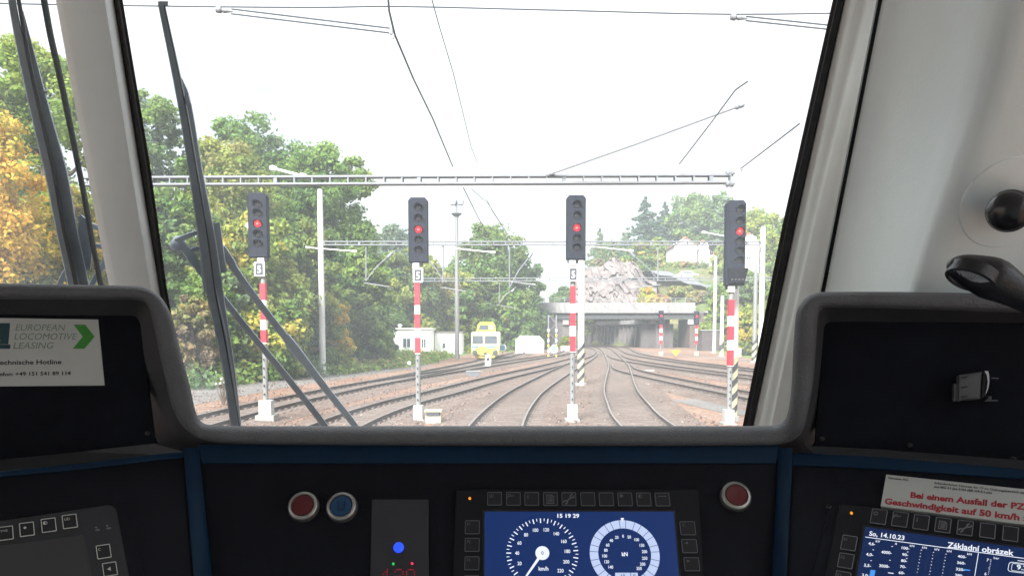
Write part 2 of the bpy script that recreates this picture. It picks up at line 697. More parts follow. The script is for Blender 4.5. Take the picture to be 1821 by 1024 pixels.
# header above the screens, roof, side walls, floor and the nose outside
hdr0, hdr1 = WS.hit(910, -100, -0.02), WS.hit(910, -260, 0.03)
mb = MB().prism([Vector((-2.3, hdr0.y + .03, hdr0.z)), Vector((1.1, hdr0.y + .03, hdr0.z)), Vector((1.1, hdr0.y - .10, hdr0.z)), Vector((-2.3, hdr0.y - .10, hdr0.z))],
                [Vector((-2.3, hdr1.y - .12, hdr1.z)), Vector((1.1, hdr1.y - .12, hdr1.z)), Vector((1.1, hdr1.y - .30, hdr1.z)), Vector((-2.3, hdr1.y - .30, hdr1.z))])
mb.build("header_panel", M_white, cab)
zr = hdr1.z
MB().box((-.6, (hdr1.y - .2 - 1.05) / 2, zr + .02), (3.4, hdr1.y - .2 + 1.05, .04)).build("cab_roof", M_white, cab)
for x in (-2.28, 1.08):
    mb = MB().box((x, .1, 1.55), (.05, 2.3, .9))
    mb.build("side_wall", M_white, cab)
MB().box((-.6, -1.08, 2.4), (3.4, .05, 2.6)).build("rear_wall", M_white, cab)
MB().box((-.6, .2, 1.12), (3.4, 3.0, .06)).build("cab_floor", M_bevel, cab)
mb = MB()
q0, q1 = WS.hit(910, 815, -0.01), WS.hit(910, 815, -0.03)
mb.prism([Vector((-2.3, q0.y, q0.z)), Vector((1.1, q0.y, q0.z)), Vector((1.1, q0.y + .02, q0.z - .04)), Vector((-2.3, q0.y + .02, q0.z - .04))][::-1],
         [Vector((-2.3, q0.y + .55, 1.2)), Vector((1.1, q0.y + .55, 1.2)), Vector((1.1, q0.y + .5, 1.15)), Vector((-2.3, q0.y + .5, 1.15))][::-1])
mb.build("nose_panel", M_outer, cab)
# round blanking disc on the wall
K = WS
dc = at(1793, 361, yB(361) - .0098)
WB = Plane(dc, (at(1725, 361, yB(361) - .0078) - at(1870, 361, yB(361) - .0108)).cross(at(1793, 300, yB(300)) - at(1793, 420, yB(420))))
if WB.n.y > 0:
    WB.n = -WB.n
    WB = Plane(dc, WB.n)
mb = MB().lathe(dc - WB.n * .006, WB.n, [(.0585, 0), (.0585, .0072), (.0575, .0082), (.02, .0083), (0.001, .0083)], n=48)
mb.build("blanking_disc", M_white, cab, smooth=True, angle=30)

# ------------------------------------------------------------------ control desk
desk = thing("control_desk", (0, .9, 1.3), "dark control desk with a rounded grey hood, blue borders and black panels below the windscreen", "control desk")


def yawplane(o, yaw, tilt):
    y, t = R(yaw), R(tilt)
    return Plane(o, (math.sin(y) * math.cos(t), -math.cos(y) * math.cos(t), math.sin(t)))


PL = yawplane(at(262, 650, 1.02), 17, 8)
PR = yawplane(at(1458, 650, 1.02), -17, 8)
PC = yawplane(at(870, 815, 1.02), 0, 33)
DL = yawplane(PC.hit(345, 820), 36, 42)
DR = yawplane(PC.hit(1392, 820), -36, 42)

keys = [(-460, 503, -460, 532, -460, 560), (-260, 503, -260, 532, -260, 560), (-60, 503, -60, 532, -60, 560), (60, 505, 60, 532, 60, 561), (170, 507, 170, 533, 170, 562), (225, 508, 222, 533, 215, 562),
        (258, 511, 249, 535, 236, 563), (282, 524, 261, 541, 245, 567), (298, 546, 268, 557, 249, 578), (309, 573, 275, 587, 251, 598),
        (322, 628, 289, 654, 259, 652), (337, 682, 302, 710, 267, 712), (345, 720, 312, 737, 272, 760), (352, 741, 322, 754, 285, 790),
        (362, 752, 338, 769, 325, 799), (382, 756, 358, 781, 362, 803), (425, 757, 410, 788, 420, 805), (660, 757, 660, 791, 660, 806), (910, 757, 910, 792, 910, 806),
        (1180, 757, 1180, 792, 1180, 806), (1335, 757, 1350, 791, 1350, 806), (1374, 756, 1390, 789, 1386, 806), (1392, 749, 1412, 781, 1412, 805),
        (1401, 733, 1427, 766, 1440, 797), (1407, 690, 1438, 725, 1452, 770), (1411, 615, 1448, 660, 1459, 690), (1415, 562, 1453, 580, 1464, 612),
        (1421, 544, 1456, 558, 1466, 584), (1433, 529, 1463, 549, 1472, 575), (1450, 521, 1475, 547, 1486, 573), (1475, 519, 1494, 547, 1502, 572),
        (1600, 519, 1600, 549, 1600, 572), (1821, 523, 1821, 556, 1821, 575), (2000, 526, 2000, 559, 2000, 577), (2290, 530, 2290, 564, 2290, 581)]
full = []
for k in keys:
    xm = (k[0] + k[2]) / 2
    lw = min(1, max(0, (345 - xm) / 40))
    rw = min(1, max(0, (xm - 1395) / 40))
    yo = 1.035 * (1 - lw - rw) + lw * PL.hit(k[0], k[1], .028).y + rw * PR.hit(k[0], k[1], .028).y
    yi = 1.02 * (1 - lw - rw) + lw * PL.hit(k[2], k[3], .026).y + rw * PR.hit(k[2], k[3], .026).y
    ym = 1.06 * (1 - lw - rw) + lw * PL.hit(k[4], k[5], -.001).y + rw * PR.hit(k[4], k[5], -.001).y
    full.append(k + (yo, yi, ym))
fi = path_interp(full, 170)
rows = []
for q in fi:
    O, I, Mq = at(q[0], q[1], q[6]), at(q[2], q[3], q[7]), at(q[4], q[5], q[8])
    away = (O - EYE).normalized()
    ln = [I + (O - I) * .1 + away * .22, O + (I - O) * .45 + away * .09, O + (I - O) * .12 + away * .035]
    for t in (0, .04, .12, .25, .42, .6, .78, .9, .97, 1.0):
        b = .011 * (1 - abs(2 * t - 1) ** 3)
        ln.append(O + (I - O) * t - away * b)
    rows.append((ln, [I + away * .003, I + (Mq - I) * .12 + away * .003, I + (Mq - I) * .5 + away * .002, Mq]))
MB().loft([r[0] for r in rows]).build("desk_hood", M_hood, desk, smooth=True, angle=75)
MB().loft([r[1] for r in rows]).build("hood_bevel", M_bevel, desk, smooth=True, angle=60)
# dark recessed panels in the hood
mb = MB()
slab(mb, PL, [(-460, 556), (238, 558), (251, 576), (259, 650), (275, 789), (-460, 873)], -.012, 0.0, r=.004)
mb.build("recessed_panel", M_felt, desk)
mb = MB()
slab(mb, PR, [(1465, 571), (2290, 576), (2290, 874), (1821, 818), (1449, 795)], -.012, 0.0, r=.004)
mb.build("recessed_panel", M_felt, desk)
# grey flanges closing the hood against the desk
mb = MB()
A = [(-460, 889), (0, 838), (140, 824), (274, 808), (326, 803)]
B = [(-460, 869), (0, 817), (140, 803), (274, 788), (318, 790)]
mb.loft([[PL.hit(x, y, -.006) for x, y in B], [PL.hit(x, y, .012) for x, y in B], [DL.hit(x, y, .0035) for x, y in A], [DL.hit(x, y, -.012) for x, y in A]])
mb.build("hood_flange", M_bevel, desk)
mb = MB()
A = [(1412, 803), (1450, 806), (1560, 812), (1700, 824), (1821, 835), (2290, 887)]
B = [(1432, 794), (1450, 793), (1560, 798), (1700, 809), (1821, 818), (2290, 868)]
mb.loft([[PR.hit(x, y, -.006) for x, y in B], [PR.hit(x, y, .012) for x, y in B], [DR.hit(x, y, .0035) for x, y in A], [DR.hit(x, y, -.012) for x, y in A]])
mb.build("hood_flange", M_bevel, desk)
# blue borders
mb = MB()
slab(mb, PC, [(352, 790), (1388, 790), (1380, 823), (359, 823)], -.02, .003, bev=.0006)
mb.build("blue_border", M_blue, desk)
for a, b, PA, PB in (((326, 797), (356, 1170), DL, PC), ((1410, 797), (1392, 1170), DR, PC)):
    mb = MB()
    other = ((354, 797), (392, 1170)) if a[0] < 900 else ((1384, 797), (1366, 1170))
    rws = []
    for t in (0, .25, .5, .75, 1):
        p = (a[0] + (b[0] - a[0]) * t, a[1] + (b[1] - a[1]) * t)
        q = (other[0][0] + (other[1][0] - other[0][0]) * t, other[0][1] + (other[1][1] - other[0][1]) * t)
        if a[0] < 900:
            e0, e1 = PA.hit(*p, .0035), PB.hit(*q, .0035)
            f0, f1 = PA.hit(*p, -.01), PB.hit(*q, -.01)
        else:
            e0, e1 = PB.hit(*q, .0035), PA.hit(*p, .0035)
            f0, f1 = PB.hit(*q, -.01), PA.hit(*p, -.01)
        mid = (e0 + e1) / 2 + PC.n * .003
        rws.append([f0, e0, e0 * .7 + mid * .3 + PC.n * .0012, mid, e1 * .7 + mid * .3 + PC.n * .0012, e1, f1])
    mb.loft(rws).build("blue_border", M_blue, desk, smooth=True, angle=40)
mb = MB()
slab(mb, DL, [(-460, 889), (0, 837.5), (140, 823), (274, 807), (327, 801), (328, 812), (274, 817), (140, 833), (0, 846), (-460, 899)], -.01, .003, bev=.001)
mb.build("blue_border", M_blue, desk)
mb = MB()
slab(mb, DR, [(1410, 804), (1560, 810), (1700, 822), (1821, 833), (2290, 885), (2290, 904), (1821, 850), (1700, 842), (1560, 832), (1460, 827), (1409, 826)], -.01, .003, bev=.001)
mb.build("blue_border", M_blue, desk)
# black instrument panels
mb = MB()
slab(mb, PC, [(270, 772), (1470, 772), (1470, 860), (270, 860)], -.05, -.035)
mb.build("panel_backing", M_black, desk)
mb = MB()
slab(mb, PC, [(350, 815), (1392, 815), (1392, 1190), (350, 1190)], -.012, 0, bev=.001)
mb.build("instrument_panel", M_desk, desk)
mb = MB()
slab(mb, DL, [(-460, 889), (333, 803), (372, 1190), (-460, 1190)], -.012, 0, bev=.001)
mb.build("instrument_panel", M_desk, desk)
mb = MB()
slab(mb, DR, [(1404, 812), (2290, 894), (2290, 1190), (1385, 1190)], -.012, 0, bev=.001)
mb.build("instrument_panel", M_desk, desk)
# screws
def screw(P, px, py, r=.0032):
    mb = MB()
    u = P.uv(px, py)
    mb.lathe(P.W(u), P.n, [(r, -.001), (r, .0014), (r * .7, .0022), (r * .5, .0022), (r * .45, .0008), (.0001, .0008)], n=14)
    mb.build("screw", M_black, desk, smooth=True)
for P, x, y in ((PR, 1618, 791), (PR, 1462, 780), (DR, 1474, 900.5), (DL, 212, 904), (PL, 262, 770), (PR, 1802, 816)):
    screw(P, x, y)

# ------------------------------------------------------------------ push buttons
M_red = mat("red_button_cap", (0.10, 0.006, 0.012), rough=0.4, var=0.12, scale=60, bump=0.1, bscale=400)
M_bcap = mat("blue_button_cap", (0.006, 0.05, 0.13), rough=0.35, var=0.1, scale=60)
M_mark = mat("dark_print", (0.01, 0.02, 0.06), rough=0.6)


def push_button(px, py, capm, label, letter=None):
    c = PC.hit(px, py)
    rr = 27.5 * PC.mpp(px, py)[1]
    t = thing("push_button", c, label, "button", "round push buttons on the centre panel")
    MB().lathe(c, PC.n, [(rr, -.001), (rr, .004), (rr * .96, .0075), (rr * .88, .0095), (rr * .74, .0098), (rr * .70, .008), (rr * .70, .001)], n=40).build("bezel_ring", M_silver, t, smooth=True, angle=50)
    cap = MB().lathe(c, PC.n, [(rr * .69, 0), (rr * .69, .008), (rr * .66, .0092), (rr * .45, .0088), (rr * .2, .0083), (.0002, .0082)], n=36).build("cap", capm, t, smooth=True, angle=50)
    if letter:
        mb = MB()
        text(mb, PC, letter, PC.uv(px, py), rr * .62, .0095, 'C', bold=.02)
        o = mb.build("letter_mark", M_mark, cap)


push_button(541, 902, M_red, "round dark red push button in a silver ring, left of the blue button")
push_button(609, 903, M_bcap, "round blue push button marked with the letter U in a silver ring", "U")
push_button(1307, 884, M_red, "round dark red push button in a silver ring, alone right of the speed display")

# ------------------------------------------------------------------ lamp and digit unit
u0 = thing("indicator_unit", PC.hit(710, 960), "dark upright indicator unit with a glowing blue lamp, two small diodes and red digits", "indicator")
mb = MB()
slab(mb, PC, [(661, 887), (762, 887), (762, 1190), (655, 1190)], -.002, .004, r=.002)
mb.build("unit_housing", mat("indicator_housing", (0.026, 0.025, 0.032), rough=.55, var=.1, scale=40, bump=.1, bscale=500), u0)
M_lampring = M_black


def led(P, px, py, r, colr, k, parent, name="diode", h=.004):
    mb = MB()
    c = P.W(P.uv(px, py, h), h)
    mb.lathe(c, P.n, [(r, -.001), (r, .0012), (r * .8, .0026), (r * .4, .0034), (.0001, .0036)], n=20)
    return mb.build(name, emit("glow_%d_%d_%d" % colr, colr, k), parent, smooth=True, angle=60)


mpc = PC.mpp(700, 980)[1]
led(PC, 709, 973, 9.5 * mpc, (40, 80, 255), 1.25, u0, "blue_lamp")
led(PC, 699.5, 1002, 2.3 * mpc, (40, 200, 90), 1.0, u0)
led(PC, 733, 1001.5, 2.3 * mpc, (255, 60, 100), 1.0, u0)
DIG = {'1': "00100 01100 10100 00100 00100 00100 00100", '3': "01110 10001 00001 00110 00001 10001 01110", '0': "01110 10001 10001 10001 10001 10001 01110", '8': "01110 10001 10001 01110 10001 10001 01110"}
mb = MB()
uu = PC.uv(683, 1013.5)
dp = 3.4 * mpc
for ci, ch in enumerate("130"):
    for ry, row in enumerate(DIG[ch].split()):
        for rx, b in enumerate(row):
            if b == '1':
                q = (uu.x + (ci * 6 + rx) * dp, uu.y - ry * dp * 1.15)
                mb.prism([PC.W(p, .0038) for p in circ(q, dp * .36, 6)], [PC.W(p, .0048) for p in circ(q, dp * .36, 6)])
mb.build("digit_dots", emit("glow_red_digits", (150, 20, 45), 1.0), u0)

# ------------------------------------------------------------------ displays
M_key = mat("key_print", (0.12, 0.124, 0.136), rough=.6, var=.1, scale=60)
M_keyb = mat("key_print_bright", (0.62, 0.62, 0.57), rough=.6, var=.1, scale=60)
M_keyr = mat("key_print_plain", (0.17, 0.175, 0.19), rough=.6, var=.1, scale=60)
M_keycap = mat("key_cap", (0.017, 0.018, 0.022), rough=.45, var=.1, scale=60, spec=.35)


def draw_symbol(mb, P, s, c, w, h, hh):
    """small printed pictograms; c centre (uv), w half width"""
    x, y = c
    def poly(pts):
        pts = [Vector((x + a * w, y + b * w)) for a, b in pts]
        mb.prism([P.W(q, hh - .0003) for q in pts], [P.W(q, hh) for q in pts])
    def arc(cx, cy, r, a0, a1, t, n=14):
        o = circ((x + cx * w, y + cy * w), r * w, n, a0, a1)
        i = circ((x + cx * w, y + cy * w), (r - t) * w, n, a0, a1)
        for k in range(n - 1):
            q = [o[k], o[k + 1], i[k + 1], i[k]]
            mb.prism([P.W(p, hh - .0003) for p in q], [P.W(p, hh) for p in q])
    if s == 'power':
        arc(-.45, .45, .3, 130, 410, .08)
        poly([(-.49, .45), (-.41, .45), (-.41, .82), (-.49, .82)])
    elif s == 'flag':
        arc(-.55, .45, .25, 20, 160, .08)
        arc(-.15, .62, .25, 200, 340, .08)
        arc(-.55, .2, .25, 20, 160, .08)
        poly([(-.85, -.0), (-.78, -.0), (-.78, .6), (-.85, .6)])
    elif s == 'info':
        poly([(-.6, .0), (-.5, .0), (-.5, .45), (-.6, .45)])
        poly([(-.6, .55), (-.5, .55), (-.5, .66), (-.6, .66)])
    elif s == 'page':
        for a in ([(-.55, -.7), (.5, -.7), (.5, -.6), (-.55, -.6)], [(-.55, -.6), (-.45, -.6), (-.45, .65), (-.55, .65)], [(.4, -.6), (.5, -.6), (.5, .4), (.4, .4)],
                  [(-.45, .55), (.15, .55), (.15, .65), (-.45, .65)], [(.15, .65), (.1, .55), (.42, .3), (.5, .4)]):
            poly(a)
        for k in range(5):
            poly([(-.32, .3 - k * .19), (.3, .3 - k * .19), (.3, .39 - k * .19), (-.32, .39 - k * .19)])
    elif s == 'spanner':
        poly([(-.42, -.30), (-.28, -.42), (.44, .22), (.28, .36)])
        arc(.48, .45, .36, 75, 375, .20)
        arc(-.5, -.48, .34, 255, 555, .19)
    elif s == 'sun':
        poly([(-.5 + .16 * math.cos(k * .524), .5 + .16 * math.sin(k * .524)) for k in range(12)])
        arc(-.5, .5, .26, 0, 359, .05)
    elif s == 'half':
        arc(-.45, .45, .3, 0, 359, .06, 20)
        poly([(-.45, .73)] + [(-.45 + .27 * math.cos(R(90 + k * 15)), .45 + .27 * math.sin(R(90 + k * 15))) for k in range(13)])
    elif s == 'dash':
        poly([(-.5, .42), (.5, .42), (.5, .5), (-.5, .5)])
        poly([(-.62, .46), (-.45, .36), (-.45, .56)])
        poly([(.62, .46), (.45, .36), (.45, .56)])
    elif s == 'dot':
        poly([(-.25 + .2 * math.cos(k * .4), .3 + .2 * math.sin(k * .4)) for k in range(15)])
    elif s == 'left':
        poly([(-.65, .45), (-.2, .25), (-.2, .65)])
    elif s == 'leftb':
        poly([(-.4, .05), (.1, -.3), (.1, .4)])
    elif s == 'right':
        poly([(-.2, .45), (-.65, .25), (-.65, .65)])
    else:
        text(mb, P, s, (x - w * .72, y + w * .22), w * .48, hh, 'L', wscale=.85)


def key(P, parent, px, py, wpx, hpx, sym, m, hb, line=.00035):
    mpv, mph = P.mpp(px, py)
    c = P.uv(px, py, hb)
    hw, hh = wpx / 2 * mph, hpx / 2 * mpv
    pts = rpoly([Vector((c.x - hw, c.y - hh)), Vector((c.x + hw, c.y - hh)), Vector((c.x + hw, c.y + hh)), Vector((c.x - hw, c.y + hh))], hw * .16, 4)
    mb = MB()
    slab(mb, P, pts, hb - .001, hb + .0009, bev=.0004, uv=True)
    k = mb.build("key", M_keycap, parent)
    mb = MB()
    ringplate(mb, P, pts, shrink(pts, line * 2.2), hb + .0004, hb + .0013)
    if sym:
        draw_symbol(mb, P, sym, c, min(hw, hh), min(hw, hh), hb + .0013)
    mb.build("key_print", m, k)


def pix_list(P, lst, h):
    return [P.uv(x, y, h) for x, y in lst]


SCR_BLUE = emit("screen_blue", (16, 46, 102), .85)
SCR_WHITE = emit("screen_white", (232, 238, 250))
SCR_PALE = emit("screen_pale_blue", (186, 202, 236))
SCR_CYAN = emit("screen_light_blue", (70, 150, 235))
SCR_DARKL = emit("screen_dark_line", (40, 60, 110))

# --- speed display (centre)
d0 = thing("speed_display", PC.hit(1030, 950), "lit blue display with a speed dial and a force dial in the desk's middle", "display")
HB = .006
mb = MB()
slab(mb, PC, [(811, 869), (1243, 869), (1263, 1190), (799, 1190)], -.002, HB, r=.003, bev=.0015)
mb.build("housing", M_unit, d0)
mb = MB()
scr = [(861.5, 909), (1198, 909), (1222, 1190), (861.5, 1190)]
mb = MB()
slab(mb, PC, [(858, 906), (1201, 906), (1226, 1192), (858, 1192)], HB - .001, HB + .0006, bev=.0003)
mb.build("screen_gasket", M_black, d0)
mb = MB()
slab(mb, PC, scr, HB - .001, HB + .0010, bev=.0002)
screen = mb.build("screen", SCR_BLUE, d0)
hs = HB + .0013
mpc = PC.mpp(1000, 980)[1]
mpv = PC.mpp(1000, 980)[0]
# dial 1
c1 = PC.uv(964.5, 982.5, hs)
mb = MB()
for i in range(46):
    v = i * 5
    a = R(180 - (v - 40) * 1.255)
    maj = v % 10 == 0
    r1 = 63.5 * mpc
    r0 = (55 if maj else 58.5) * mpc
    tw = (.95 if maj else .6) * mpc
    d = Vector((math.cos(a), math.sin(a)))
    nrm = Vector((-d.y, d.x)) * tw
    q = [c1 + d * r0 + nrm, c1 + d * r0 - nrm, c1 + d * r1 - nrm, c1 + d * r1 + nrm]
    mb.prism([PC.W(p, hs - .0004) for p in q], [PC.W(p, hs) for p in q])
for v in range(20, 221, 20):
    a = R(180 - (v - 40) * 1.255)
    rr = 44.5 * mpc
    text(mb, PC, str(v), c1 + Vector((math.cos(a) * rr, math.sin(a) * rr * .97)), 6.3 * mpc, hs, 'C', bold=.018, wscale=.85)
text(mb, PC, "km/h", PC.uv(966.5, 1010, hs), 7 * mpc, hs, 'C', bold=.022, wscale=.9)
text(mb, PC, "15 19 29", PC.uv(1010.5, 916.2, hs), 7.2 * mpc, hs, 'C', bold=.03, width=39.5 * mpc)
mb.build("dial_print", SCR_WHITE, screen)
mb = MB()
q = circ(c1, 12.3 * mpc, 32)
mb.prism([PC.W(p, hs - .0004) for p in q], [PC.W(p, hs + .0002) for p in q])
e = PC.uv(937, 1022, hs)
d = (e - c1).normalized()
nrm = Vector((-d.y, d.x))
q = [c1 + nrm * 2.6 * mpc, c1 - nrm * 2.6 * mpc, c1 + d * 50 * mpc - nrm * 1.6 * mpc, c1 + d * 58 * mpc, c1 + d * 50 * mpc + nrm * 1.6 * mpc]
mb.prism([PC.W(p, hs - .0004) for p in q], [PC.W(p, hs + .0002) for p in q])
ndl = mb.build("dial_needle", SCR_WHITE, screen)
mb = MB()
text(mb, PC, "0", c1, 6.5 * mpc, hs + .0005, 'C', bold=.01)
mb.build("needle_digit", SCR_BLUE, screen)
# dial 2
c2 = PC.uv(1110.9, 984, hs)
mb = MB()
o_, i_ = circ(c2, 61.5 * mpc, 64, -57, 237), circ(c2, 46.5 * mpc, 64, -57, 237)
for k in range(63):
    q = [o_[k], o_[k + 1], i_[k + 1], i_[k]]
    mb.prism([PC.W(p, hs - .0004) for p in q], [PC.W(p, hs) for p in q])
q = [PC.uv(1094, 1017.5, hs), PC.uv(1134, 1017.5, hs), PC.uv(1136, 1040, hs), PC.uv(1094, 1040, hs)]
mb.prism([PC.W(p, hs - .0004) for p in q][::-1], [PC.W(p, hs) for p in q][::-1])
mb.build("force_ring", SCR_PALE, screen)
mb = MB()
for k in range(22):
    a = R(-50 + k * 13.4 + (-2 if k % 2 else 0))
    d = Vector((math.cos(a), math.sin(a)))
    n_ = Vector((-d.y, d.x)) * .45 * mpc
    q = [c2 + d * 46.5 * mpc + n_, c2 + d * 46.5 * mpc - n_, c2 + d * 61.5 * mpc - n_, c2 + d * 61.5 * mpc + n_]
    mb.prism([PC.W(p, hs) for p in q], [PC.W(p, hs + .0002) for p in q])
q = [PC.uv(1120.8, 1017.8, hs), PC.uv(1122, 1017.8, hs), PC.uv(1123, 1040, hs), PC.uv(1121.8, 1040, hs)]
mb.prism([PC.W(p, hs) for p in q], [PC.W(p, hs + .0002) for p in q])
text(mb, PC, "10", PC.uv(1108, 1023.5, hs), 6.5 * mpc, hs + .0004, 'C', bold=.015)
text(mb, PC, "0", PC.uv(1128, 1023.5, hs), 6.5 * mpc, hs + .0004, 'C', bold=.015)
mb.build("ring_divisions", SCR_DARKL, screen)
mb = MB()
for v, a in ((0, 91), (20, 111), (40, 131), (60, 150), (80, 168), (100, 186), (120, 204), (140, 223), (50, 72), (100, 49), (150, 27), (200, 7), (250, -13), (300, -32), (350, -49)):
    rr = (33.5 if v < 100 else 35.5) * mpc
    text(mb, PC, str(v), c2 + Vector((math.cos(R(a)) * rr, math.sin(R(a)) * rr * .96)), 5.6 * mpc, hs, 'C', bold=.018, wscale=.82)
text(mb, PC, "kN", c2 - Vector((0, .3 * mpc)), 7 * mpc, hs, 'C', bold=.03, wscale=.9)
q = [PC.uv(1103.5, 920.3, hs), PC.uv(1106.8, 927.5, hs), PC.uv(1110, 920.3, hs)]
mb.prism([PC.W(p, hs - .0004) for p in q], [PC.W(p, hs) for p in q])
mb.build("dial_print", SCR_WHITE, screen)
mb = MB()
for x0, x1 in ((889.5, 887.5), (1033, 1034)):
    mb = MB()
    q = [PC.uv(x0, 913, hs), PC.uv(x0 + .8, 913, hs), PC.uv(x1 + .8, 1188, hs), PC.uv(x1, 1188, hs)]
    mb.prism([PC.W(p, hs - .0004) for p in q], [PC.W(p, hs - .0001) for p in q])
    mb.build("screen_divider", emit("screen_deep_blue", (20, 42, 96)), screen)
for x, s in zip((879.4, 912.9, 945.6, 978.8, 1011.7, 1045.2, 1078.2, 1111.4, 1144.6, 1177.9), ('power', 'flag', 'info', 'page', 'spanner', None, None, 'sun', 'half', 'dash')):
    key(PC, d0, x, 886.6 + (x - 879) * .004, 25.5, 23.5, s, M_key, HB)
for (x, y), s in zip(((840, 937), (839.6, 968.3), (839.2, 1001), (838.8, 1034.5)), ("F1", "F2", "F3", "F4")):
    key(PC, d0, x, y, 26, 24, s, M_key, HB)
for (x, y), s in zip(((1222.8, 938.8), (1226, 970.5), (1230, 1002.7), (1234, 1036)), ("C", 'left', 'right', None)):
    key(PC, d0, x, y, 27, 24, s, M_key, HB)
led(PC, 835.5, 886, 2.4 * mpc, (255, 150, 40), 1.2, d0, "status_diode", HB)

# --- technical display (right)
d1 = thing("technical_display", DR.hit(1700, 1000), "angled blue display showing date, bar scales and the words Zakladni obrazek on the right desk", "display")
mb = MB()
slab(mb, DR, [(1493, 893), (2060, 966), (2060, 1190), (1430, 1190)], -.002, HB, r=.003, bev=.0015)
mb.build("housing", M_unit, d1)
mb = MB()
slab(mb, DR, [(1474, 903), (1495, 894), (1440, 1190), (1400, 1190)], -.002, .003, bev=.001)
mb.build("mounting_plate", M_desk, d1)
mb = MB()
slab(mb, DR, [(1535, 932.5), (2034, 1000), (2034, 1190), (1493, 1190)], HB - .001, HB + .0006, bev=.0003)
mb.build("screen_gasket", M_black, d1)
mb = MB()
slab(mb, DR, [(1538.5, 936), (2030, 1002), (2030, 1188), (1497, 1188)], HB - .001, HB + .001, bev=.0002)
scr2 = mb.build("screen", emit("screen_blue_right", (12, 37, 82), .85), d1)


def rq(mb, P, pts, h):
    q = [P.uv(x, y, h) for x, y in pts]
    mb.prism([P.W(p, h - .0003) for p in q], [P.W(p, h) for p in q])


def seg(mb, P, a, b, wpx, h):
    ua, ub = P.uv(a[0], a[1], h), P.uv(b[0], b[1], h)
    d = (ub - ua).normalized()
    n_ = Vector((-d.y, d.x)) * wpx / 2 * P.mpp(*a)[0]
    q = [ua - n_, ub - n_, ub + n_, ua + n_]
    mb.prism([P.W(p, h - .0003) for p in q], [P.W(p, h) for p in q])


def c7(x, y):
    return (1240 + x / 3.134, 780 + y / 3.134)


def t7(mb, P, body, x0, y0, x1, y1, caph, h, bold=.02):
    """lettering whose baseline runs between two points of the enlarged view"""
    a, b = P.uv(*c7(x0, y0), h), P.uv(*c7(x1, y1), h)
    d = b - a
    text(mb, P, body, a, caph / 3.134 * P.mpp(*c7(x0, y0))[0], h, 'L', bold=bold, width=d.length, rot=math.atan2(d.y, d.x))


mb = MB()
h2 = HB + .0013
t7(mb, DR, "So, 14.10.23", 957, 537, 1153, 563, 25, h2, .02)
t7(mb, DR, "Základní obrázek", 1393, 603, 1763, 650, 31, h2, .02)
seg(mb, DR, c7(936, 545), c7(2400, 742), .9, h2)
seg(mb, DR, c7(1567, 634), c7(1530, 860), .9, h2)
t7(mb, DR, "4,6-", 953, 588, 990, 593, 16, h2)
t7(mb, DR, "4,0-", 940, 648, 980, 653, 16, h2)
t7(mb, DR, "3,5-", 928, 709, 968, 714, 16, h2)
t7(mb, DR, "3,0-", 917, 764, 957, 769, 16, h2)
t7(mb, DR, "kV", 994, 574, 1019, 577, 13, h2, .01)
t7(mb, DR, "A", 1100, 588, 1113, 590, 13, h2, .01)
t7(mb, DR, "4000-", 1025, 636, 1083, 642, 16, h2)
t7(mb, DR, "3000-", 1013, 712, 1071, 718, 16, h2)
for lbl, x, y, ww in (("100-", 1138, 612, 44), ("90-", 1141, 649, 34), ("80-", 1135, 683, 34), ("70-", 1129, 716, 34), ("60-", 1122, 750, 34)):
    t7(mb, DR, lbl, x, y, x + ww, y + ww * .12, 15, h2)
for x, y in ((1184, 599), (1253, 609), (1322, 619), (1391, 629), (1504, 645)):
    t7(mb, DR, "kN", x, y, x + 25, y + 3, 13, h2, .005)
for lbl, x, y in (("400-", 1451, 659), ("360-", 1447, 694), ("320-", 1441, 730), ("280-", 1436, 764)):
    t7(mb, DR, lbl, x, y, x + 48, y + 6, 15, h2)
t7(mb, DR, "bar", 1652, 667, 1683, 671, 13, h2, .005)
t7(mb, DR, "7", 1612, 680, 1623, 682, 16, h2)
t7(mb, DR, "6", 1600, 757, 1611, 759, 16, h2)
for x0, y0 in ((1245, 618), (1313, 630), (1383, 640)):
    for k in range(8):
        x, y = x0 - k * 3.1, y0 + k * 17.5
        seg(mb, DR, c7(x, y), c7(x + (7 if k % 2 == 0 else 4), y + .8), .8, h2)
for k in range(10):
    x, y = 1640 - k * 1.7, 672 + k * 9
    seg(mb, DR, c7(x - (10 if k % 5 == 0 else 5), y), c7(x, y + .8), .6, h2)
for x, y in ((982, 616), (970, 676), (1087, 597), (1075, 674), (1174, 628), (1168, 664)):
    seg(mb, DR, c7(x - 5, y), c7(x + 3, y + 1), .8, h2)
seg(mb, DR, c7(1063, 744), c7(1094, 748), 1.3, h2)
seg(mb, DR, c7(1785, 676), c7(1900, 692), .9, h2)
t7(mb, DR, "9.2", 1780, 724, 1840, 732, 26, h2)
mb.build("scale_print", SCR_WHITE, scr2)
mb = MB()
rq(mb, DR, [c7(966, 728), c7(993, 731), c7(972, 840), c7(944, 840)], h2)
mb.build("scale_bar", SCR_CYAN, scr2)
mb = MB()
rq(mb, DR, [c7(1485, 723), c7(1520, 728), c7(1519, 734), c7(1484, 729)], h2)
mb.build("scale_bar", SCR_CYAN, scr2)
mb = MB()
a = [DR.uv(*c7(*q), h2) for q in ((1738, 682), (2000, 716), (1992, 770), (1728, 736))]
o_ = rpoly(a, .0035, 6)
ringplate(mb, DR, o_, shrink(o_, .0005), h2 - .0003, h2)
a = [DR.uv(*c7(*q), h2) for q in ((1755, 690), (1990, 720), (1984, 763), (1748, 732))]
o_ = rpoly(a, .002, 4)
ringplate(mb, DR, o_, shrink(o_, .0004), h2 - .0003, h2)
mb.build("value_box", SCR_WHITE, scr2)
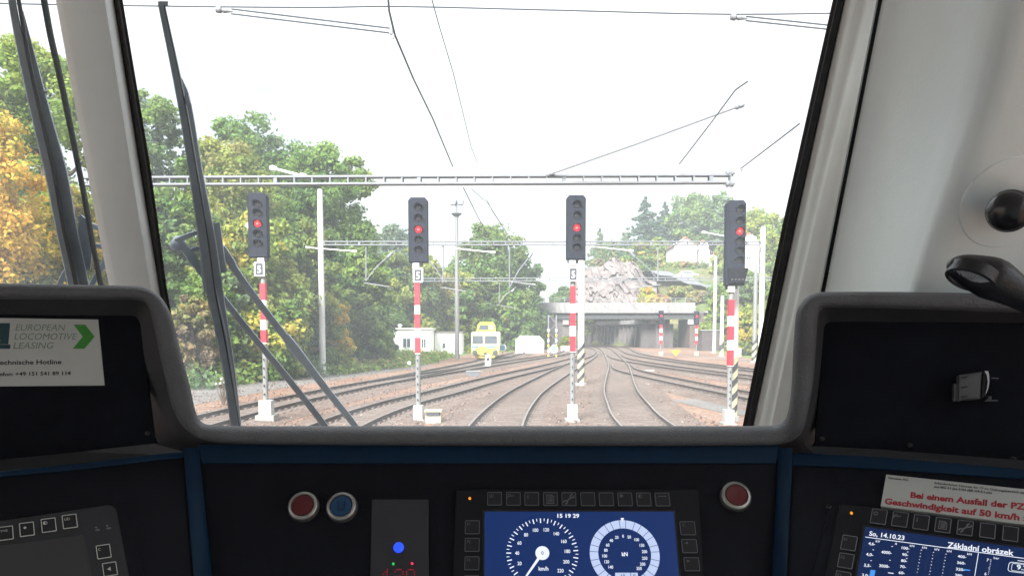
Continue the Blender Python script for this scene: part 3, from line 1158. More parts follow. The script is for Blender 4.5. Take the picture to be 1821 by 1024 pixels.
for (x, y), s in zip(((1563, 918.5), (1600.6, 923.3), (1638.2, 928.6), (1677, 933.6), (1716.3, 938.6), (1756.3, 943.6), (1797, 949), (1838, 955)), ('power', 'flag', 'info', 'page', 'spanner', None, None, 'sun')):
    key(DR, d1, x, y, 28, 26, s, M_keyr, HB)
for (x, y), s in zip(((1510, 965.3), (1504.4, 997), (1498.6, 1029), (1493, 1061)), ("F1", "F2", "F3", "F4")):
    key(DR, d1, x, y, 27, 26, s, M_keyr, HB)
led(DR, 1514.4, 912.3, 2.2 * mpc, (255, 150, 40), 1.2, d1, "status_diode", HB)

# --- blank display (left)
d2 = thing("blank_display", DL.hit(60, 980), "switched off display with pale outlined keys on the left desk", "display")
mb = MB()
slab(mb, DL, [(-260, 962), (196, 896), (207, 903), (262, 1190), (-260, 1190)], -.002, HB, r=.003, bev=.0015)
mb.build("housing", mat("display_housing_light", (0.028, 0.030, 0.034), rough=.5, var=.12, scale=25, bump=.1, bscale=500, spec=.35), d2)
mb = MB()
slab(mb, DL, [(196, 893), (221, 890), (300, 1190), (262, 1190)], -.002, .003, bev=.001)
mb.build("mounting_plate", M_desk, d2)
mb = MB()
slab(mb, DL, [(-240, 1000), (148, 950), (197, 1190), (-240, 1190)], HB - .001, HB + .0006, bev=.0006)
mb.build("screen", mat("dull_screen", (0.050, 0.051, 0.053), rough=.45, var=.05, scale=10, spec=.3), d2)
for (x, y), s in zip(((-27, 954), (10.5, 948), (47.8, 941), (86.6, 933.7), (124, 927)), (None, "V=0", 'dot', 'half', "UD")):
    key(DL, d2, x, y, 26, 24, s, M_keyb, HB)
for (x, y), s in zip(((184.2, 980.5), (195.4, 1011.8), (207, 1044)), ("C", 'leftb', None)):
    key(DL, d2, x, y, 25, 24, s, M_keyb, HB)
mb = MB()
for x, y in ((172, 939), (191.5, 936)):
    c = DL.uv(x, y, HB)
    mpl = DL.mpp(x, y)[1]
    for dx, dy, rx in ((-.8, 2.6, 2.0), (1.2, -3.5, 4.4)):
        q = [Vector((c.x + (dx + rx * math.cos(k * .5236)) * mpl, c.y + (dy + 2.0 * math.sin(k * .5236)) * mpl)) for k in range(12)]
        mb.prism([DL.W(p, HB - .0003) for p in q], [DL.W(p, HB + .0003) for p in q])
mb.build("hand_symbol", mat("key_print_dim", (0.15, 0.15, 0.15), rough=.6), d2)

# ------------------------------------------------------------------ stickers
M_paper = mat("white_sticker_film", (0.44, 0.45, 0.43), rough=.4, var=.03, scale=20)
M_ink = mat("black_ink", (0.015, 0.015, 0.018), rough=.6)
M_green = mat("green_ink", (0.035, 0.22, 0.022), rough=.5, var=.08, scale=60)
M_greeng = mat("grey_green_ink", (0.14, 0.22, 0.145), rough=.5, var=.08, scale=60)
M_teal = mat("dark_teal_ink", (0.008, 0.045, 0.055), rough=.5, var=.1, scale=60)
M_redink = mat("red_ink", (0.36, 0.022, 0.035), rough=.5, var=.08, scale=60)


def c3(x, y):
    return (x / 3.412, 490 + y / 3.412)


st = thing("hotline_sticker", PL.hit(60, 630), "white hotline sticker with a green arrow and green lettering on the dark left hood panel", "sticker")
mb = MB()
slab(mb, PL, [(-150, 563), (174.5, 568), (186, 685), (-150, 688)], 0.0002, .0008, bev=.0001)
mb.build("film", M_paper, st)
hk = .0011


def t3(mb, P, body, x0, x1, y, caph, bold=0.0, shear=0.0, h=hk):
    a, b = P.uv(*c3(x0, y), h), P.uv(*c3(x1, y), h)
    text(mb, P, body, a, caph / 3.412 * P.mpp(*c3(x0, y))[0], h, 'L', bold=bold, shear=shear, width=(b - a).length)


mb = MB()
t3(mb, PL, "EUROPEAN", 93, 388, 333, 40, -.004, .22)
t3(mb, PL, "LOCOMOTIVE", 86, 460, 388, 40, -.004, .22)
t3(mb, PL, "LEASING", 80, 318, 443, 40, -.004, .22)
mb.build("company_lettering", M_greeng, st)
mb = MB()
q = [PL.uv(*c3(*p), hk) for p in ((447, 297), (517, 297), (574, 370), (512, 443), (441, 443), (502, 370))]
vs = [PL.W(p, hk - .0003) for p in q] + [PL.W(p, hk) for p in q]
mb.add(vs, [[0, 1, 2, 5], [5, 2, 3, 4], [6, 7, 8, 11], [11, 8, 9, 10], [0, 1, 7, 6], [1, 2, 8, 7], [2, 3, 9, 8], [3, 4, 10, 9], [4, 5, 11, 10], [5, 0, 6, 11]])
mb.build("arrow_mark", M_green, st)
mb = MB()
rq(mb, PL, [c3(-420, 285), c3(61, 288), c3(50, 416), c3(-420, 414)], hk)
rq(mb, PL, [c3(-420, 416), c3(63, 418), c3(61, 443), c3(-420, 443)], hk)
mb.build("logo_block", M_teal, st)
mb = MB()
t3(mb, PL, "Technische Hotline", -34, 373, 540, 28, .018)
t3(mb, PL, "Telefon: +49 151 541 89 114", -60, 430, 609, 23, .02)
mb.build("hotline_lettering", M_ink, st)
mb = MB()
t3(mb, PL, "L", -60, 0, 400, 60, .03, .2, hk + .0004)
mb.build("logo_letter", M_paper, st)

st = thing("warning_sticker", DR.hit(1700, 885), "white sticker with bold red German lettering above the right hand display", "sticker")
mb = MB()
slab(mb, DR, [(1576, 843), (2010, 889), (2000, 955), (1566, 899)], .0002, .0068, bev=.0002)
mb.build("film", M_paper, st)
hw_ = .0071
mb = MB()
t7(mb, DR, "Bei einem Ausfall der PZB ist die", 1187, 326, 2055, 418, 32, hw_, .035)
t7(mb, DR, "Geschwindigkeit auf 50 km/h zu begrenzen", 1042, 360, 2215, 505, 32, hw_, .035)
mb.build("red_lettering", M_redink, st)
mb = MB()
t7(mb, DR, "Siemens AG", 1063, 221, 1174, 233, 12, hw_, .02)
mb.build("small_print", M_ink, st)
mb = MB()
t7(mb, DR, "Erforderlicher Hinweis für Tf im Geltungsbereich der", 1322, 250, 1835, 307, 12, hw_, .015)
mb.build("small_print", M_ink, st)
mb = MB()
t7(mb, DR, "aus IBG 31 (as 3102 (BR X4-E-Lok)", 1319, 270, 1640, 305, 12, hw_, .02)
mb.build("small_print", M_ink, st)

# ------------------------------------------------------------------ clip holder on the right hood panel
ch = thing("clip_holder", PR.hit(1735, 688), "small grey plastic clip holder with three slots fixed on the dark right hood panel", "holder")
M_clip = mat("grey_clip_plastic", (0.085, 0.09, 0.095), rough=.35, var=.1, scale=80)


def c5(x, y):
    return (1680 + x / 11.375, 640 + y / 11.375)


mb = MB()
slab(mb, PR, [c5(195, 470), c5(330, 470), c5(330, 830), c5(195, 830)], 0, .010, bev=.001)
slab(mb, PR, [c5(310, 300), c5(760, 235), c5(720, 790), c5(300, 815)], .004, .022, bev=.002)
mb.build("body", M_clip, ch)
mb = MB()
for y0 in (350, 545, 735):
    slab(mb, PR, [c5(325, y0 - 4), c5(465, y0 - 18), c5(465, y0 + 2), c5(325, y0 + 22)], .020, .024, bev=.0005)
slab(mb, PR, [c5(770, 225), c5(850, 240), c5(860, 480), c5(830, 720), c5(735, 790), c5(745, 500)], 0, .018, bev=.001)
mb.build("slot_insert", M_black, ch)
mb = MB()
q0 = [c5(805, 218), c5(850, 300), c5(872, 430), c5(858, 560), c5(828, 680)]
q1 = [c5(880, 222), c5(900, 310), c5(905, 430), c5(885, 560), c5(840, 680)]
mb.loft([[PR.hit(x, y, .008) for x, y in q0], [PR.hit(x, y, .022) for x, y in q0], [PR.hit(x, y, .022) for x, y in q1], [PR.hit(x, y, .004) for x, y in q1]], closed=False)
mb.build("spring_tongue", mat("pale_plastic", (0.5, 0.5, 0.54), rough=.35), ch, smooth=True, angle=40)
mb = MB()
mb.bar(PR.hit(*c5(950, 362), .010), PR.hit(*c5(1088, 370), .010), .0012, .0014)
mb.build("wire_arm", M_clip, ch)
mb = MB()
mb.bar(PR.hit(*c5(815, 820), .010), PR.hit(*c5(1070, 818), .010), .0012, .0014)
slab(mb, PR, [c5(870, 730), c5(950, 730), c5(955, 800), c5(870, 800)], 0, .009, bev=.001)
mb.build("wire_arm", M_clip, ch)

# ------------------------------------------------------------------ reading lamp and knob
rl = thing("reading_lamp", at(1960, 690, .80), "black reading lamp on a bent gooseneck over the right hood", "lamp")
keysL = [(1685, 474, 2.5, .80), (1687.5, 473.5, 9, .80), (1695, 474, 17, .80), (1711, 477, 25, .80), (1735, 485, 32, .80), (1765, 496, 37, .795), (1795, 512, 31, .79), (1821, 528, 25, .785), (1850, 547, 22, .78), (1885, 577, 20, .78), (1925, 622, 19, .79), (1960, 690, 18, .80)]
pi = path_interp([(a, b, c, d) for a, b, c, d in keysL], 34)
mb = MB().tube([at(q[0], q[1], q[3]) for q in pi], [q[2] / F * q[3] for q in pi], n=24)
mb.build("lamp_head", M_black, rl, smooth=True, angle=60)
mb = MB().tube([at(1960, 690, .80), at(1985, 760, .84), at(1990, 840, .88)], [.012, .012, .013], n=14)
mb.build("neck", M_black, rl, smooth=True)
lc = at(1726, 496, .794)
lax = Vector((-.47, -.14, -.85)).normalized()
mb = MB().lathe(lc - lax * .002, lax, [(.0245, -.008), (.0245, .004), (.0225, .0055), (.021, .003)], n=36)
mb.build("lens_rim", M_black, rl, smooth=True)
la, lb_ = MB().frame((0, 0, 0), lax)
rr_ = [.0205, .0165, .0125, .0085, .0045, .0012]
rows = []
for q, r_ in enumerate(rr_):
    rows.append([lc - lax * .002 + (la * math.cos(math.pi * k / 36) + lb_ * math.sin(math.pi * k / 36)) * r_ + lax * (.0022 + .0009 * q + (.0013 if k % 2 else 0) * min(1, r_ / .012)) for k in range(72)])
MB().loft(rows, closed=True).build("ribbed_lens", mat("lens_plastic", (0.34, 0.36, 0.38), rough=.18, var=.1, scale=90, spec=.9), rl)

kb = thing("ball_knob", at(1832, 368, .98), "black ball shaped knob on a round disc of the white right wall", "knob")
p0, p1 = at(1832, 366, .985), at(1779, 379, .865)
ax = (p1 - p0).normalized()
ln_ = (p1 - p0).length
rk = 37 / F * .865
mb = MB().lathe(p0, ax, [(rk * .80, -.01), (rk * .86, ln_ * .3), (rk * .95, ln_ * .62), (rk * .98, ln_ * .72)], n=32)
mb.build("stem", M_black, kb, smooth=True)
mb = MB().lathe(p0 + ax * (ln_ * .72), ax, [(rk * 1.02, -.002), (rk * 1.04, .003), (rk * 1.0, .0075), (rk * .97, .008)] + [(rk * .97 * math.cos(R(t)), .008 + rk * .75 * math.sin(R(t))) for t in range(8, 90, 9)] + [(.0003, .008 + rk * .75)], n=36)
mb.build("ball", mat("glossy_black_plastic", (0.012, 0.012, 0.014), rough=.22, var=.2, scale=10), kb, smooth=True, angle=60)

# ------------------------------------------------------------------ windscreen wipers (outside the glass)


def ribbon(P, cen, h0, h1, n=40):
    """box section bar following pixel centre line; cen rows: px, py, half width px"""
    q = path_interp(cen, n)
    rows = []
    for i in range(n):
        d = q[min(i + 1, n - 1)] - q[max(i - 1, 0)]
        L_ = math.hypot(d[0], d[1])
        nx, ny = -d[1] / L_, d[0] / L_
        x, y, wv = q[i][:3]
        a, b = (x + nx * wv, y + ny * wv), (x - nx * wv, y - ny * wv)
        a2, b2 = (x + nx * wv * .8, y + ny * wv * .8), (x - nx * wv * .8, y - ny * wv * .8)
        hm = h0 + (h1 - h0) * .8
        rows.append([P.hit(*a, h0), P.hit(*a, hm), P.hit(*a2, h1), P.hit(*b2, h1), P.hit(*b, hm), P.hit(*b, h0)])
    return rows


def rib(P, cen, h0, h1, n=40):
    mb = MB()
    r_ = ribbon(P, cen, h0, h1, n)
    mb.loft(r_, closed=True)
    m = len(mb.v)
    mb.add([], [])
    mb.f.append([0, 1, 2, 3, 4, 5])
    mb.f.append([m - 6 + k for k in range(6)][::-1])
    mb.mi += [0, 0]
    return mb


wm = thing("windscreen_wiper", WS.hit(480, 815, -.05), "grey windscreen wiper standing across the left of the main windscreen with two linkage rods", "wiper")
rib(WS, [(287, 8, 6.5, 0), (322, 176, 8, 0), (343, 300, 9, 0), (361, 420, 9.5, 0), (374, 510, 9.5, 0), (390, 580, 10, 0), (405, 660, 9, 0), (418, 752, 9, 0), (428, 812, 9, 0)], -.024, -.012).build("blade_carrier", M_wiper, wm, smooth=True, angle=30)
rib(WS, [(322, 140, 2, 0), (334, 178, 5, 0), (352, 300, 8, 0), (374, 420, 9, 0), (386, 500, 9, 0), (397, 570, 8, 0), (411, 650, 6.5, 0), (424, 752, 5, 0), (432, 812, 5, 0)], -.040, -.022).build("spring_arm", M_wiper, wm, smooth=True, angle=30)
rib(WS, [(292, 10, 1.4, 0), (327, 176, 1.5, 0), (349, 300, 1.7, 0), (369, 420, 1.7, 0), (383, 520, 1.7, 0), (399, 600, 1.7, 0), (413, 680, 1.5, 0), (425, 752, 1.5, 0), (432, 812, 1.5, 0)], -.030, -.006).build("rubber_lip", M_rub, wm)
mb = rib(WS, [(281, 7, 5, 0), (299, 7, 5, 0)], -.036, -.010, 4)
mb.build("end_cap", M_wiper, wm)
mb = rib(WS, [(332, 170, 4, 0), (335, 184, 4.5, 0)], -.045, -.010, 4)
mb.build("clip", M_wiper, wm)
mb = rib(WS, [(386, 396, 6, 0), (394, 470, 8, 0), (398, 484, 8, 0)], -.058, -.030, 8)
mb.build("bracket", M_wiper, wm, smooth=True, angle=30)
mb = rib(WS, [(357, 405, 4, 0), (362, 470, 6, 0), (368, 520, 6, 0)], -.058, -.036, 8)
mb.build("bracket", M_wiper, wm, smooth=True, angle=30)
mb = rib(WS, [(312, 430, 6, 0), (330, 421, 5, 0), (358, 411, 3.5, 0)], -.060, -.046, 10)
r2 = rib(WS, [(316, 430, 9, 0), (332, 446, 8, 0), (348, 470, 9, 0)], -.060, -.046, 10)
mb.add(r2.v, r2.f)
r2 = rib(WS, [(340, 446, 4, 0), (352, 442, 5, 0), (366, 446, 5, 0)], -.060, -.048, 8)
mb.add(r2.v, r2.f)
mb.build("linkage_crank", M_wiper, wm, smooth=True, angle=30)
c = WS.hit(318, 430, -.064)
MB().lathe(c, WS.n, [(.012, -.004), (.012, .018), (.009, .022), (.005, .024), (.0003, .024)], n=24).build("pivot", M_wiper, wm, smooth=True, angle=40)
c = WS.hit(394, 440, -.066)
MB().lathe(c, WS.n, [(.009, 0), (.009, .016), (.006, .020), (.0003, .020)], n=20).build("pivot", M_wiper, wm, smooth=True, angle=40)
rib(WS, [(395, 440, 6, 0), (412, 468, 7.5, 0), (418, 480, 6.5, 0), (470, 551, 6.5, 0), (514, 607, 6.5, 0)], -.062, -.046, 14).build("linkage_rod", M_wiper, wm, smooth=True, angle=30)
rib(WS, [(508, 598, 7, 0), (520, 615, 9, 0), (545, 646, 7.5, 0), (588, 702, 6.5, 0), (628, 752, 6, 0), (668, 812, 6, 0)], -.066, -.044, 18).build("linkage_rod", M_wiper, wm, smooth=True, angle=30)
rib(WS, [(345, 462, 7, 0), (352, 476, 6.5, 0), (400, 535, 6, 0), (450, 598, 6, 0), (500, 658, 6, 0), (545, 714, 6, 0), (574, 752, 6, 0), (618, 812, 6, 0)], -.064, -.048, 24).build("linkage_rod", M_wiper, wm, smooth=True, angle=30)

wl = thing("windscreen_wiper", WS.hit(150, 700, -.05), "grey windscreen wiper partly seen through the left windscreen beside the pillar", "wiper")
rib(WS, [(16, -60, 6, 0), (21, 0, 7, 0), (42, 110, 8, 0), (70, 230, 9.5, 0), (89, 310, 9.5, 0), (108, 410, 8.5, 0), (126, 500, 7, 0), (150, 620, 7, 0)], -.030, -.014).build("blade_carrier", M_wiper, wl, smooth=True, angle=30)
rib(WS, [(20, -60, 3, 0), (33, 0, 4, 0), (52, 110, 4, 0), (79, 230, 4.5, 0), (97, 310, 4.5, 0), (114, 410, 4, 0), (134, 500, 4, 0), (156, 620, 4, 0)], -.022, -.006).build("rubber_lip", M_rub, wl)
rib(WS, [(40, 20, 1.5, 0), (58, 100, 5, 0), (84, 210, 9, 0), (110, 310, 11, 0), (127, 410, 11.5, 0), (148, 500, 9.5, 0), (172, 620, 9, 0)], -.046, -.024).build("spring_arm", M_wiper, wl, smooth=True, angle=30)
rib(WS, [(71, 164, 2.5, 0), (84, 164, 2.5, 0)], -.05, -.02, 4).build("clip", M_silver, wl)
rib(WS, [(141, 384, 4, 0), (148, 396, 9, 0), (152, 430, 13, 0), (154, 460, 10, 0), (157, 480, 4, 0)], -.060, -.036, 16).build("bracket", M_wiper, wl, smooth=True, angle=30)
mb = rib(WS, [(160, 400, 5, 0), (176, 406, 5, 0), (200, 412, 5, 0)], -.066, -.05, 6)
r2 = rib(WS, [(160, 436, 4, 0), (200, 440, 5, 0)], -.066, -.05, 6)
mb.add(r2.v, r2.f)
mb.build("linkage_crank", M_wiper, wl)
rib(WS, [(130, 470, 6, 0), (116, 485, 5.5, 0), (100, 520, 5, 0), (70, 600, 5, 0)], -.064, -.05, 10).build("linkage_rod", M_wiper, wl)
rib(WS, [(190, 462, 6, 0), (172, 490, 5.5, 0), (150, 530, 5, 0), (100, 610, 5, 0)], -.066, -.05, 10).build("linkage_rod", M_wiper, wl)

wh = thing("washer_hose", WS.hit(190, 600, -.03), "thin black hose hanging outside the left windscreen between wiper and pillar", "hose")
hp = path_interp([(64, -60, 0), (78, 0, 0), (89, 60, 0), (105, 130, 0), (121, 205, 0), (136, 280, 0), (150, 350, 0), (166, 440, 0), (179, 504, 0), (200, 610, 0)], 30)
MB().tube([WS.hit(q[0], q[1], -.012) for q in hp], .0052, n=10).build("hose", M_rub, wh, smooth=True)

# ------------------------------------------------------------------ land


def smooth(a, b, x):
    t = np.clip((x - a) / (b - a), 0, 1)
    return t * t * (3 - 2 * t)


XB = ([0, 20, 38, 51, 70, 90, 99, 104, 110, 118, 130, 150, 200, 320], [-19, -17.5, -16, -12.8, -14.8, -18, -17.5, -9, -1, 3.2, 3.5, 0, -8, -20])
XR = ([0, 40, 75, 100, 124, 137, 139, 185, 320], [28, 28, 26.5, 29, 34, 34, 23.3, 16.5, 6])


def terrain(x, y):
    x, y = np.asarray(x, float), np.asarray(y, float)
    dl = np.interp(y, *XB) - x
    dr = x - np.interp(y, *XR)
    zl = 8.5 * smooth(1, 34, dl) + 5 * smooth(20, 90, dl)
    bank = smooth(118, 134, y)
    zr = (7.0 * smooth(0, 26, dr)) * (1 - bank) + bank * (4.4 * smooth(-.5, 1.5, dr) + smooth(130, 174, y) * (10.6 * smooth(1, 18, dr) + 4 * smooth(20, 80, dr)) + 2.5 * smooth(1, 14, dr))
    z = np.maximum(np.where(dl > 0, zl, -.5), np.where(dr > -.5, zr, -.5))
    wob = .35 * np.sin(x * .31 + y * .17) + .25 * np.sin(x * .83 - y * .47)
    return np.where(z > 0.05, z + wob * np.clip(z / 3, 0, 1), -.5 + 0 * x)


def tz(x, y):
    return max(0.0, float(terrain(x, y)))


def ground_material(name, cols, stone, bump=0.6):
    m = bpy.data.materials.new(name)
    m.use_nodes = True
    t = m.node_tree
    b = t.nodes['Principled BSDF']
    b.inputs['Roughness'].default_value = 0.9
    b.inputs['Specular IOR Level'].default_value = 0.2
    co = t.nodes.new('ShaderNodeTexCoord')
    def noise(sc, det=6, rough=.6):
        n = t.nodes.new('ShaderNodeTexNoise')
        n.inputs['Scale'].default_value = sc
        n.inputs['Detail'].default_value = det
        n.inputs['Roughness'].default_value = rough
        t.links.new(co.outputs['Object'], n.inputs['Vector'])
        return n.outputs['Fac']
    r = t.nodes.new('ShaderNodeValToRGB')
    r.color_ramp.elements[0].position = .36
    r.color_ramp.elements[0].color = (*cols[0], 1)
    r.color_ramp.elements[1].position = .64
    r.color_ramp.elements[1].color = (*cols[2], 1)
    e = r.color_ramp.elements.new(.5)
    e.color = (*cols[1], 1)
    t.links.new(noise(.16, 9, .68), r.inputs['Fac'])
    v = t.nodes.new('ShaderNodeTexVoronoi')
    v.inputs['Scale'].default_value = stone
    t.links.new(co.outputs['Object'], v.inputs['Vector'])
    hv = t.nodes.new('ShaderNodeSeparateColor')
    t.links.new(v.outputs['Color'], hv.inputs['Color'])
    mr = t.nodes.new('ShaderNodeMapRange')
    mr.inputs['To Min'].default_value = .62
    mr.inputs['To Max'].default_value = 1.38
    t.links.new(hv.outputs['Red'], mr.inputs['Value'])
    mul = t.nodes.new('ShaderNodeMixRGB')
    mul.blend_type = 'MULTIPLY'
    mul.inputs['Fac'].default_value = 1
    t.links.new(r.outputs['Color'], mul.inputs['Color1'])
    t.links.new(mr.outputs[0], mul.inputs['Color2'])
    r2 = t.nodes.new('ShaderNodeValToRGB')
    r2.color_ramp.elements[0].position = .54
    r2.color_ramp.elements[0].color = (0, 0, 0, 1)
    r2.color_ramp.elements[1].position = .72
    r2.color_ramp.elements[1].color = (.85, .85, .85, 1)
    t.links.new(noise(1.5, 12, .8), r2.inputs['Fac'])
    mx_ = t.nodes.new('ShaderNodeMixRGB')
    mx_.inputs['Color2'].default_value = (*cols[3], 1)
    t.links.new(r2.outputs['Color'], mx_.inputs['Fac'])
    t.links.new(mul.outputs['Color'], mx_.inputs['Color1'])
    t.links.new(mx_.outputs['Color'], b.inputs['Base Color'])
    bp = t.nodes.new('ShaderNodeBump')
    bp.inputs['Strength'].default_value = bump
    bp.inputs['Distance'].default_value = .04
    t.links.new(v.outputs['Distance'], bp.inputs['Height'])
    t.links.new(bp.outputs['Normal'], b.inputs['Normal'])
    MATS[name] = m
    return m


M_ballast = ground_material("track_ballast", ((.138, .078, .052), (.172, .106, .076), (.190, .128, .098), (.28, .23, .195)), 13)
M_ballast2 = ground_material("grey_ballast", ((.096, .067, .054), (.120, .087, .071), (.142, .108, .091), (.195, .16, .138)), 14)
M_path = ground_material("pale_gravel", ((.105, .096, .088), (.125, .116, .108), (.145, .135, .126), (.165, .157, .15)), 30, .3)
M_hill = ground_material("hillside_soil", ((.045, .075, .022), (.075, .095, .03), (.12, .10, .05), (.16, .14, .09)), 3, .8)
M_grass = ground_material("verge_grass", ((.07, .12, .025), (.10, .145, .035), (.15, .15, .05), (.20, .18, .10)), 6, .8)

o = MB().add([(-900, -300, 0), (900, -300, 0), (900, 1500, 0), (-900, 1500, 0)], [[0, 1, 2, 3]]).build("ground", M_ballast)
tag(o, kind='structure')
gx, gy = np.arange(-170, 171, 2.5), np.arange(12, 362, 2.5)
GX, GY = np.meshgrid(gx, gy)
GZ = terrain(GX, GY)
nxg, nyg = len(gx), len(gy)
V = np.stack([GX.ravel(), GY.ravel(), GZ.ravel()], 1)
fs = []
for j in range(nyg - 1):
    for i in range(nxg - 1):
        q = [j * nxg + i, j * nxg + i + 1, (j + 1) * nxg + i + 1, (j + 1) * nxg + i]
        if max(GZ.ravel()[k] for k in q) > 0:
            fs.append(q)
o = MB().add(V, fs).build("hillside", M_hill, smooth=True, angle=180)
tag(o, kind='structure')


def patch(name, pts, z, m):
    o = MB().add([(x, y, z) for x, y in pts], [list(range(len(pts)))]).build(name, m)
    return tag(o, kind='structure')


patch("verge", [(-40, 36), (-17.5, 36), (-16.5, 44), (-12.4, 52), (-9.2, 60), (-8.0, 66), (-7, 74), (-6.0, 88), (-5.0, 97), (-4, 103), (1, 104), (5, 112), (5, 130), (-40, 130)], .004, M_grass)
patch("verge", [(24, 70), (40, 60), (60, 100), (36, 122), (30, 118), (27, 96)], .004, M_grass)
patch("gravel_path", [(-60, 20), (-13.2, 24), (-12.2, 32), (-11.4, 40), (-9.4, 50), (-6.6, 63), (-8.3, 63.6), (-11.8, 51.4), (-15.8, 42.5), (-17.5, 36), (-60, 34)], .008, M_path)
patch("concrete_path", [(6.6, 31.5), (9.5, 33.4), (12.2, 31.8), (11.5, 26), (7.6, 26)], .012, M_path)
patch("concrete_path", [(16.5, 100), (19, 92), (22.5, 72), (26, 60), (27.2, 60), (23.8, 72.6), (20.2, 92.6), (18, 101)], .012, M_path)

# ------------------------------------------------------------------ tracks
M_rustbed = ground_material("rust_stained_ballast", ((.085, .058, .046), (.115, .08, .064), (.135, .10, .085), (.18, .145, .125)), 12)
M_rail = mat("rusty_rail_side", (0.055, 0.038, 0.032), rough=.75, var=.3, scale=3)
M_railtop = mat("worn_rail_head", (0.20, 0.175, 0.16), rough=.5, metal=.5, var=.15, scale=2)
M_sleep = mat("weathered_sleeper", (0.105, 0.082, 0.070), rough=.85, var=.35, scale=1.7, bump=.4, bscale=20)
TR = {
    'A': [(-2, -.8), (10, -.75), (17, -.66), (23.9, -.47), (30.8, .06), (38.4, .95), (54, 3.4), (75, 6.9), (93, 9.6), (115, 11.8), (130, 12.4), (150, 12), (180, 9.5)],
    'B': [(-2, 4.3), (10, 4.15), (23.9, 4.2), (30.8, 4.7), (38.4, 5.5), (51.5, 7.3), (64, 9.0), (80, 10.8), (103, 13.2), (130, 15.6), (150, 15.4), (180, 13)],
    'C': [(-2, -5.6), (12, -5.6), (23.9, -5.4), (30.8, -4.6), (36, -3.4), (47.7, -.9), (63, 3.0), (80, 6.8), (93, 9.2), (110, 11.3)],
    'D': [(-2, -10.4), (15, -10.5), (28.2, -9.9), (34.3, -9.2), (42.5, -7.9), (54, -5.0), (75, .4), (100, 6.8), (130, 9.6), (150, 9), (180, 6.5)],
    'D2': [(44, -7.6), (54, -5.9), (64, -4.3), (75, -2.7), (92, -.3), (104, 1.0)],
    'E': [(12, 13.6), (22, 12.4), (34, 10.9), (45, 9.6), (57, 8.7), (66, 9.5)],
    'F': [(12, 20.5), (30, 18.2), (48, 15.2), (60, 13.2), (72, 11.9), (81, 11.6), (92, 12.4)],
    'G': [(14, 27), (36, 22.5), (57, 18.2), (76, 16.0), (95, 15.6), (115, 17.3), (130, 18.9), (150, 18.6), (180, 15.5)],
}
TLAB = {
    'A': "running track straight ahead that bends right, left of the third signal mast",
    'B': "S shaped railway track between the two right hand signal masts",
    'C': "railway track passing between the two left hand signal masts and curving right",
    'D': "leftmost railway track running past the gravel edge below the trees",
    'D2': "short siding track under the yellow rail vehicle",
    'E': "track crossing over from the right and joining the S shaped track",
    'F': "second track from the far right, curving in towards the bridge",
    'G': "outermost right hand track beside the pale concrete trough",
}


def track(kx):
    c = np.array(TR[kx]) * ((ZC - .235) / ZC)      # the survey points are rail heads, not ballast
    dens = path_interp([(a, b, 0) for a, b in c], max(30, int((c[-1][0] - c[0][0]) / 1.4)))
    cen = [Vector((q[1], q[0], 0)) for q in dens]
    n = len(cen)
    tang = [(cen[min(i + 1, n - 1)] - cen[max(i - 1, 0)]).normalized() for i in range(n)]
    zo = {'A': 0, 'B': .0, 'C': .006, 'D': .003, 'D2': .009, 'E': .006, 'F': .009, 'G': .003}[kx]
    t = thing("railway_track", cen[0], TLAB[kx], "track", "railway tracks of the station throat")
    # ballast bed crown
    lns = []
    for p, d in zip(cen, tang):
        s_ = Vector((d.y, -d.x, 0))
        lns.append([p + s_ * a + Vector((0, 0, h)) for a, h in ((-2.1, .005 + zo), (-1.45, .066 + zo), (-.98, .072 + zo), (-.56, .072 + zo), (.56, .072 + zo), (.98, .072 + zo), (1.45, .066 + zo), (2.1, .005 + zo))])
    mb = MB()
    mb.loft(lns)
    nc = len(lns[0]) - 1
    for i in range(len(mb.f)):
        mb.mi[i] = 1 if i % nc in (2, 4) else 0
    mb.build("ballast_bed", [M_ballast2, M_rustbed], t, smooth=True, angle=180)
    mb = MB()
    dist, nxt = 0.0, 0.0
    for i in range(n - 1):
        L_ = (cen[i + 1] - cen[i]).length
        while nxt < dist + L_:
            f = (nxt - dist) / L_
            p, d = cen[i].lerp(cen[i + 1], f), tang[i]
            s_ = Vector((d.y, -d.x, 0))
            a, b = p - s_ * 1.27, p + s_ * 1.27
            mb.bar(a + Vector((0, 0, .0 + zo)), b + Vector((0, 0, .0 + zo)), .25, .17)
            for g in (-.753, .753):
                for w_ in (-.11, .11):
                    q = p + s_ * (g + w_)
                    mb.box((q.x, q.y, .10 + zo), (.10, .16, .05), math.atan2(-d.x, d.y))
            nxt += .62
        dist += L_
    o = mb.build("sleepers", M_sleep, t)
    tag(o, kind='stuff')
    for g in (-.753, .753):
        lns = []
        for p, d in zip(cen, tang):
            s_ = Vector((d.y, -d.x, 0))
            q = p + s_ * g
            lns.append([q + s_ * a + Vector((0, 0, h + zo)) for a, h in ((-.07, .03), (-.07, .10), (-.018, .12), (-.018, .19), (-.036, .20), (-.036, .228), (-.028, .236), (.028, .236), (.036, .228), (.036, .20), (.018, .19), (.018, .12), (.07, .10), (.07, .03))])
        mb = MB()
        mb.loft(lns, closed=True)
        m_ = len(lns[0])
        for i in range(len(mb.f)):
            if i % m_ in (6,):
                mb.mi[i] = 1
        mb.build("rail", [M_rail, M_railtop], t)


for k in TR:
    track(k)


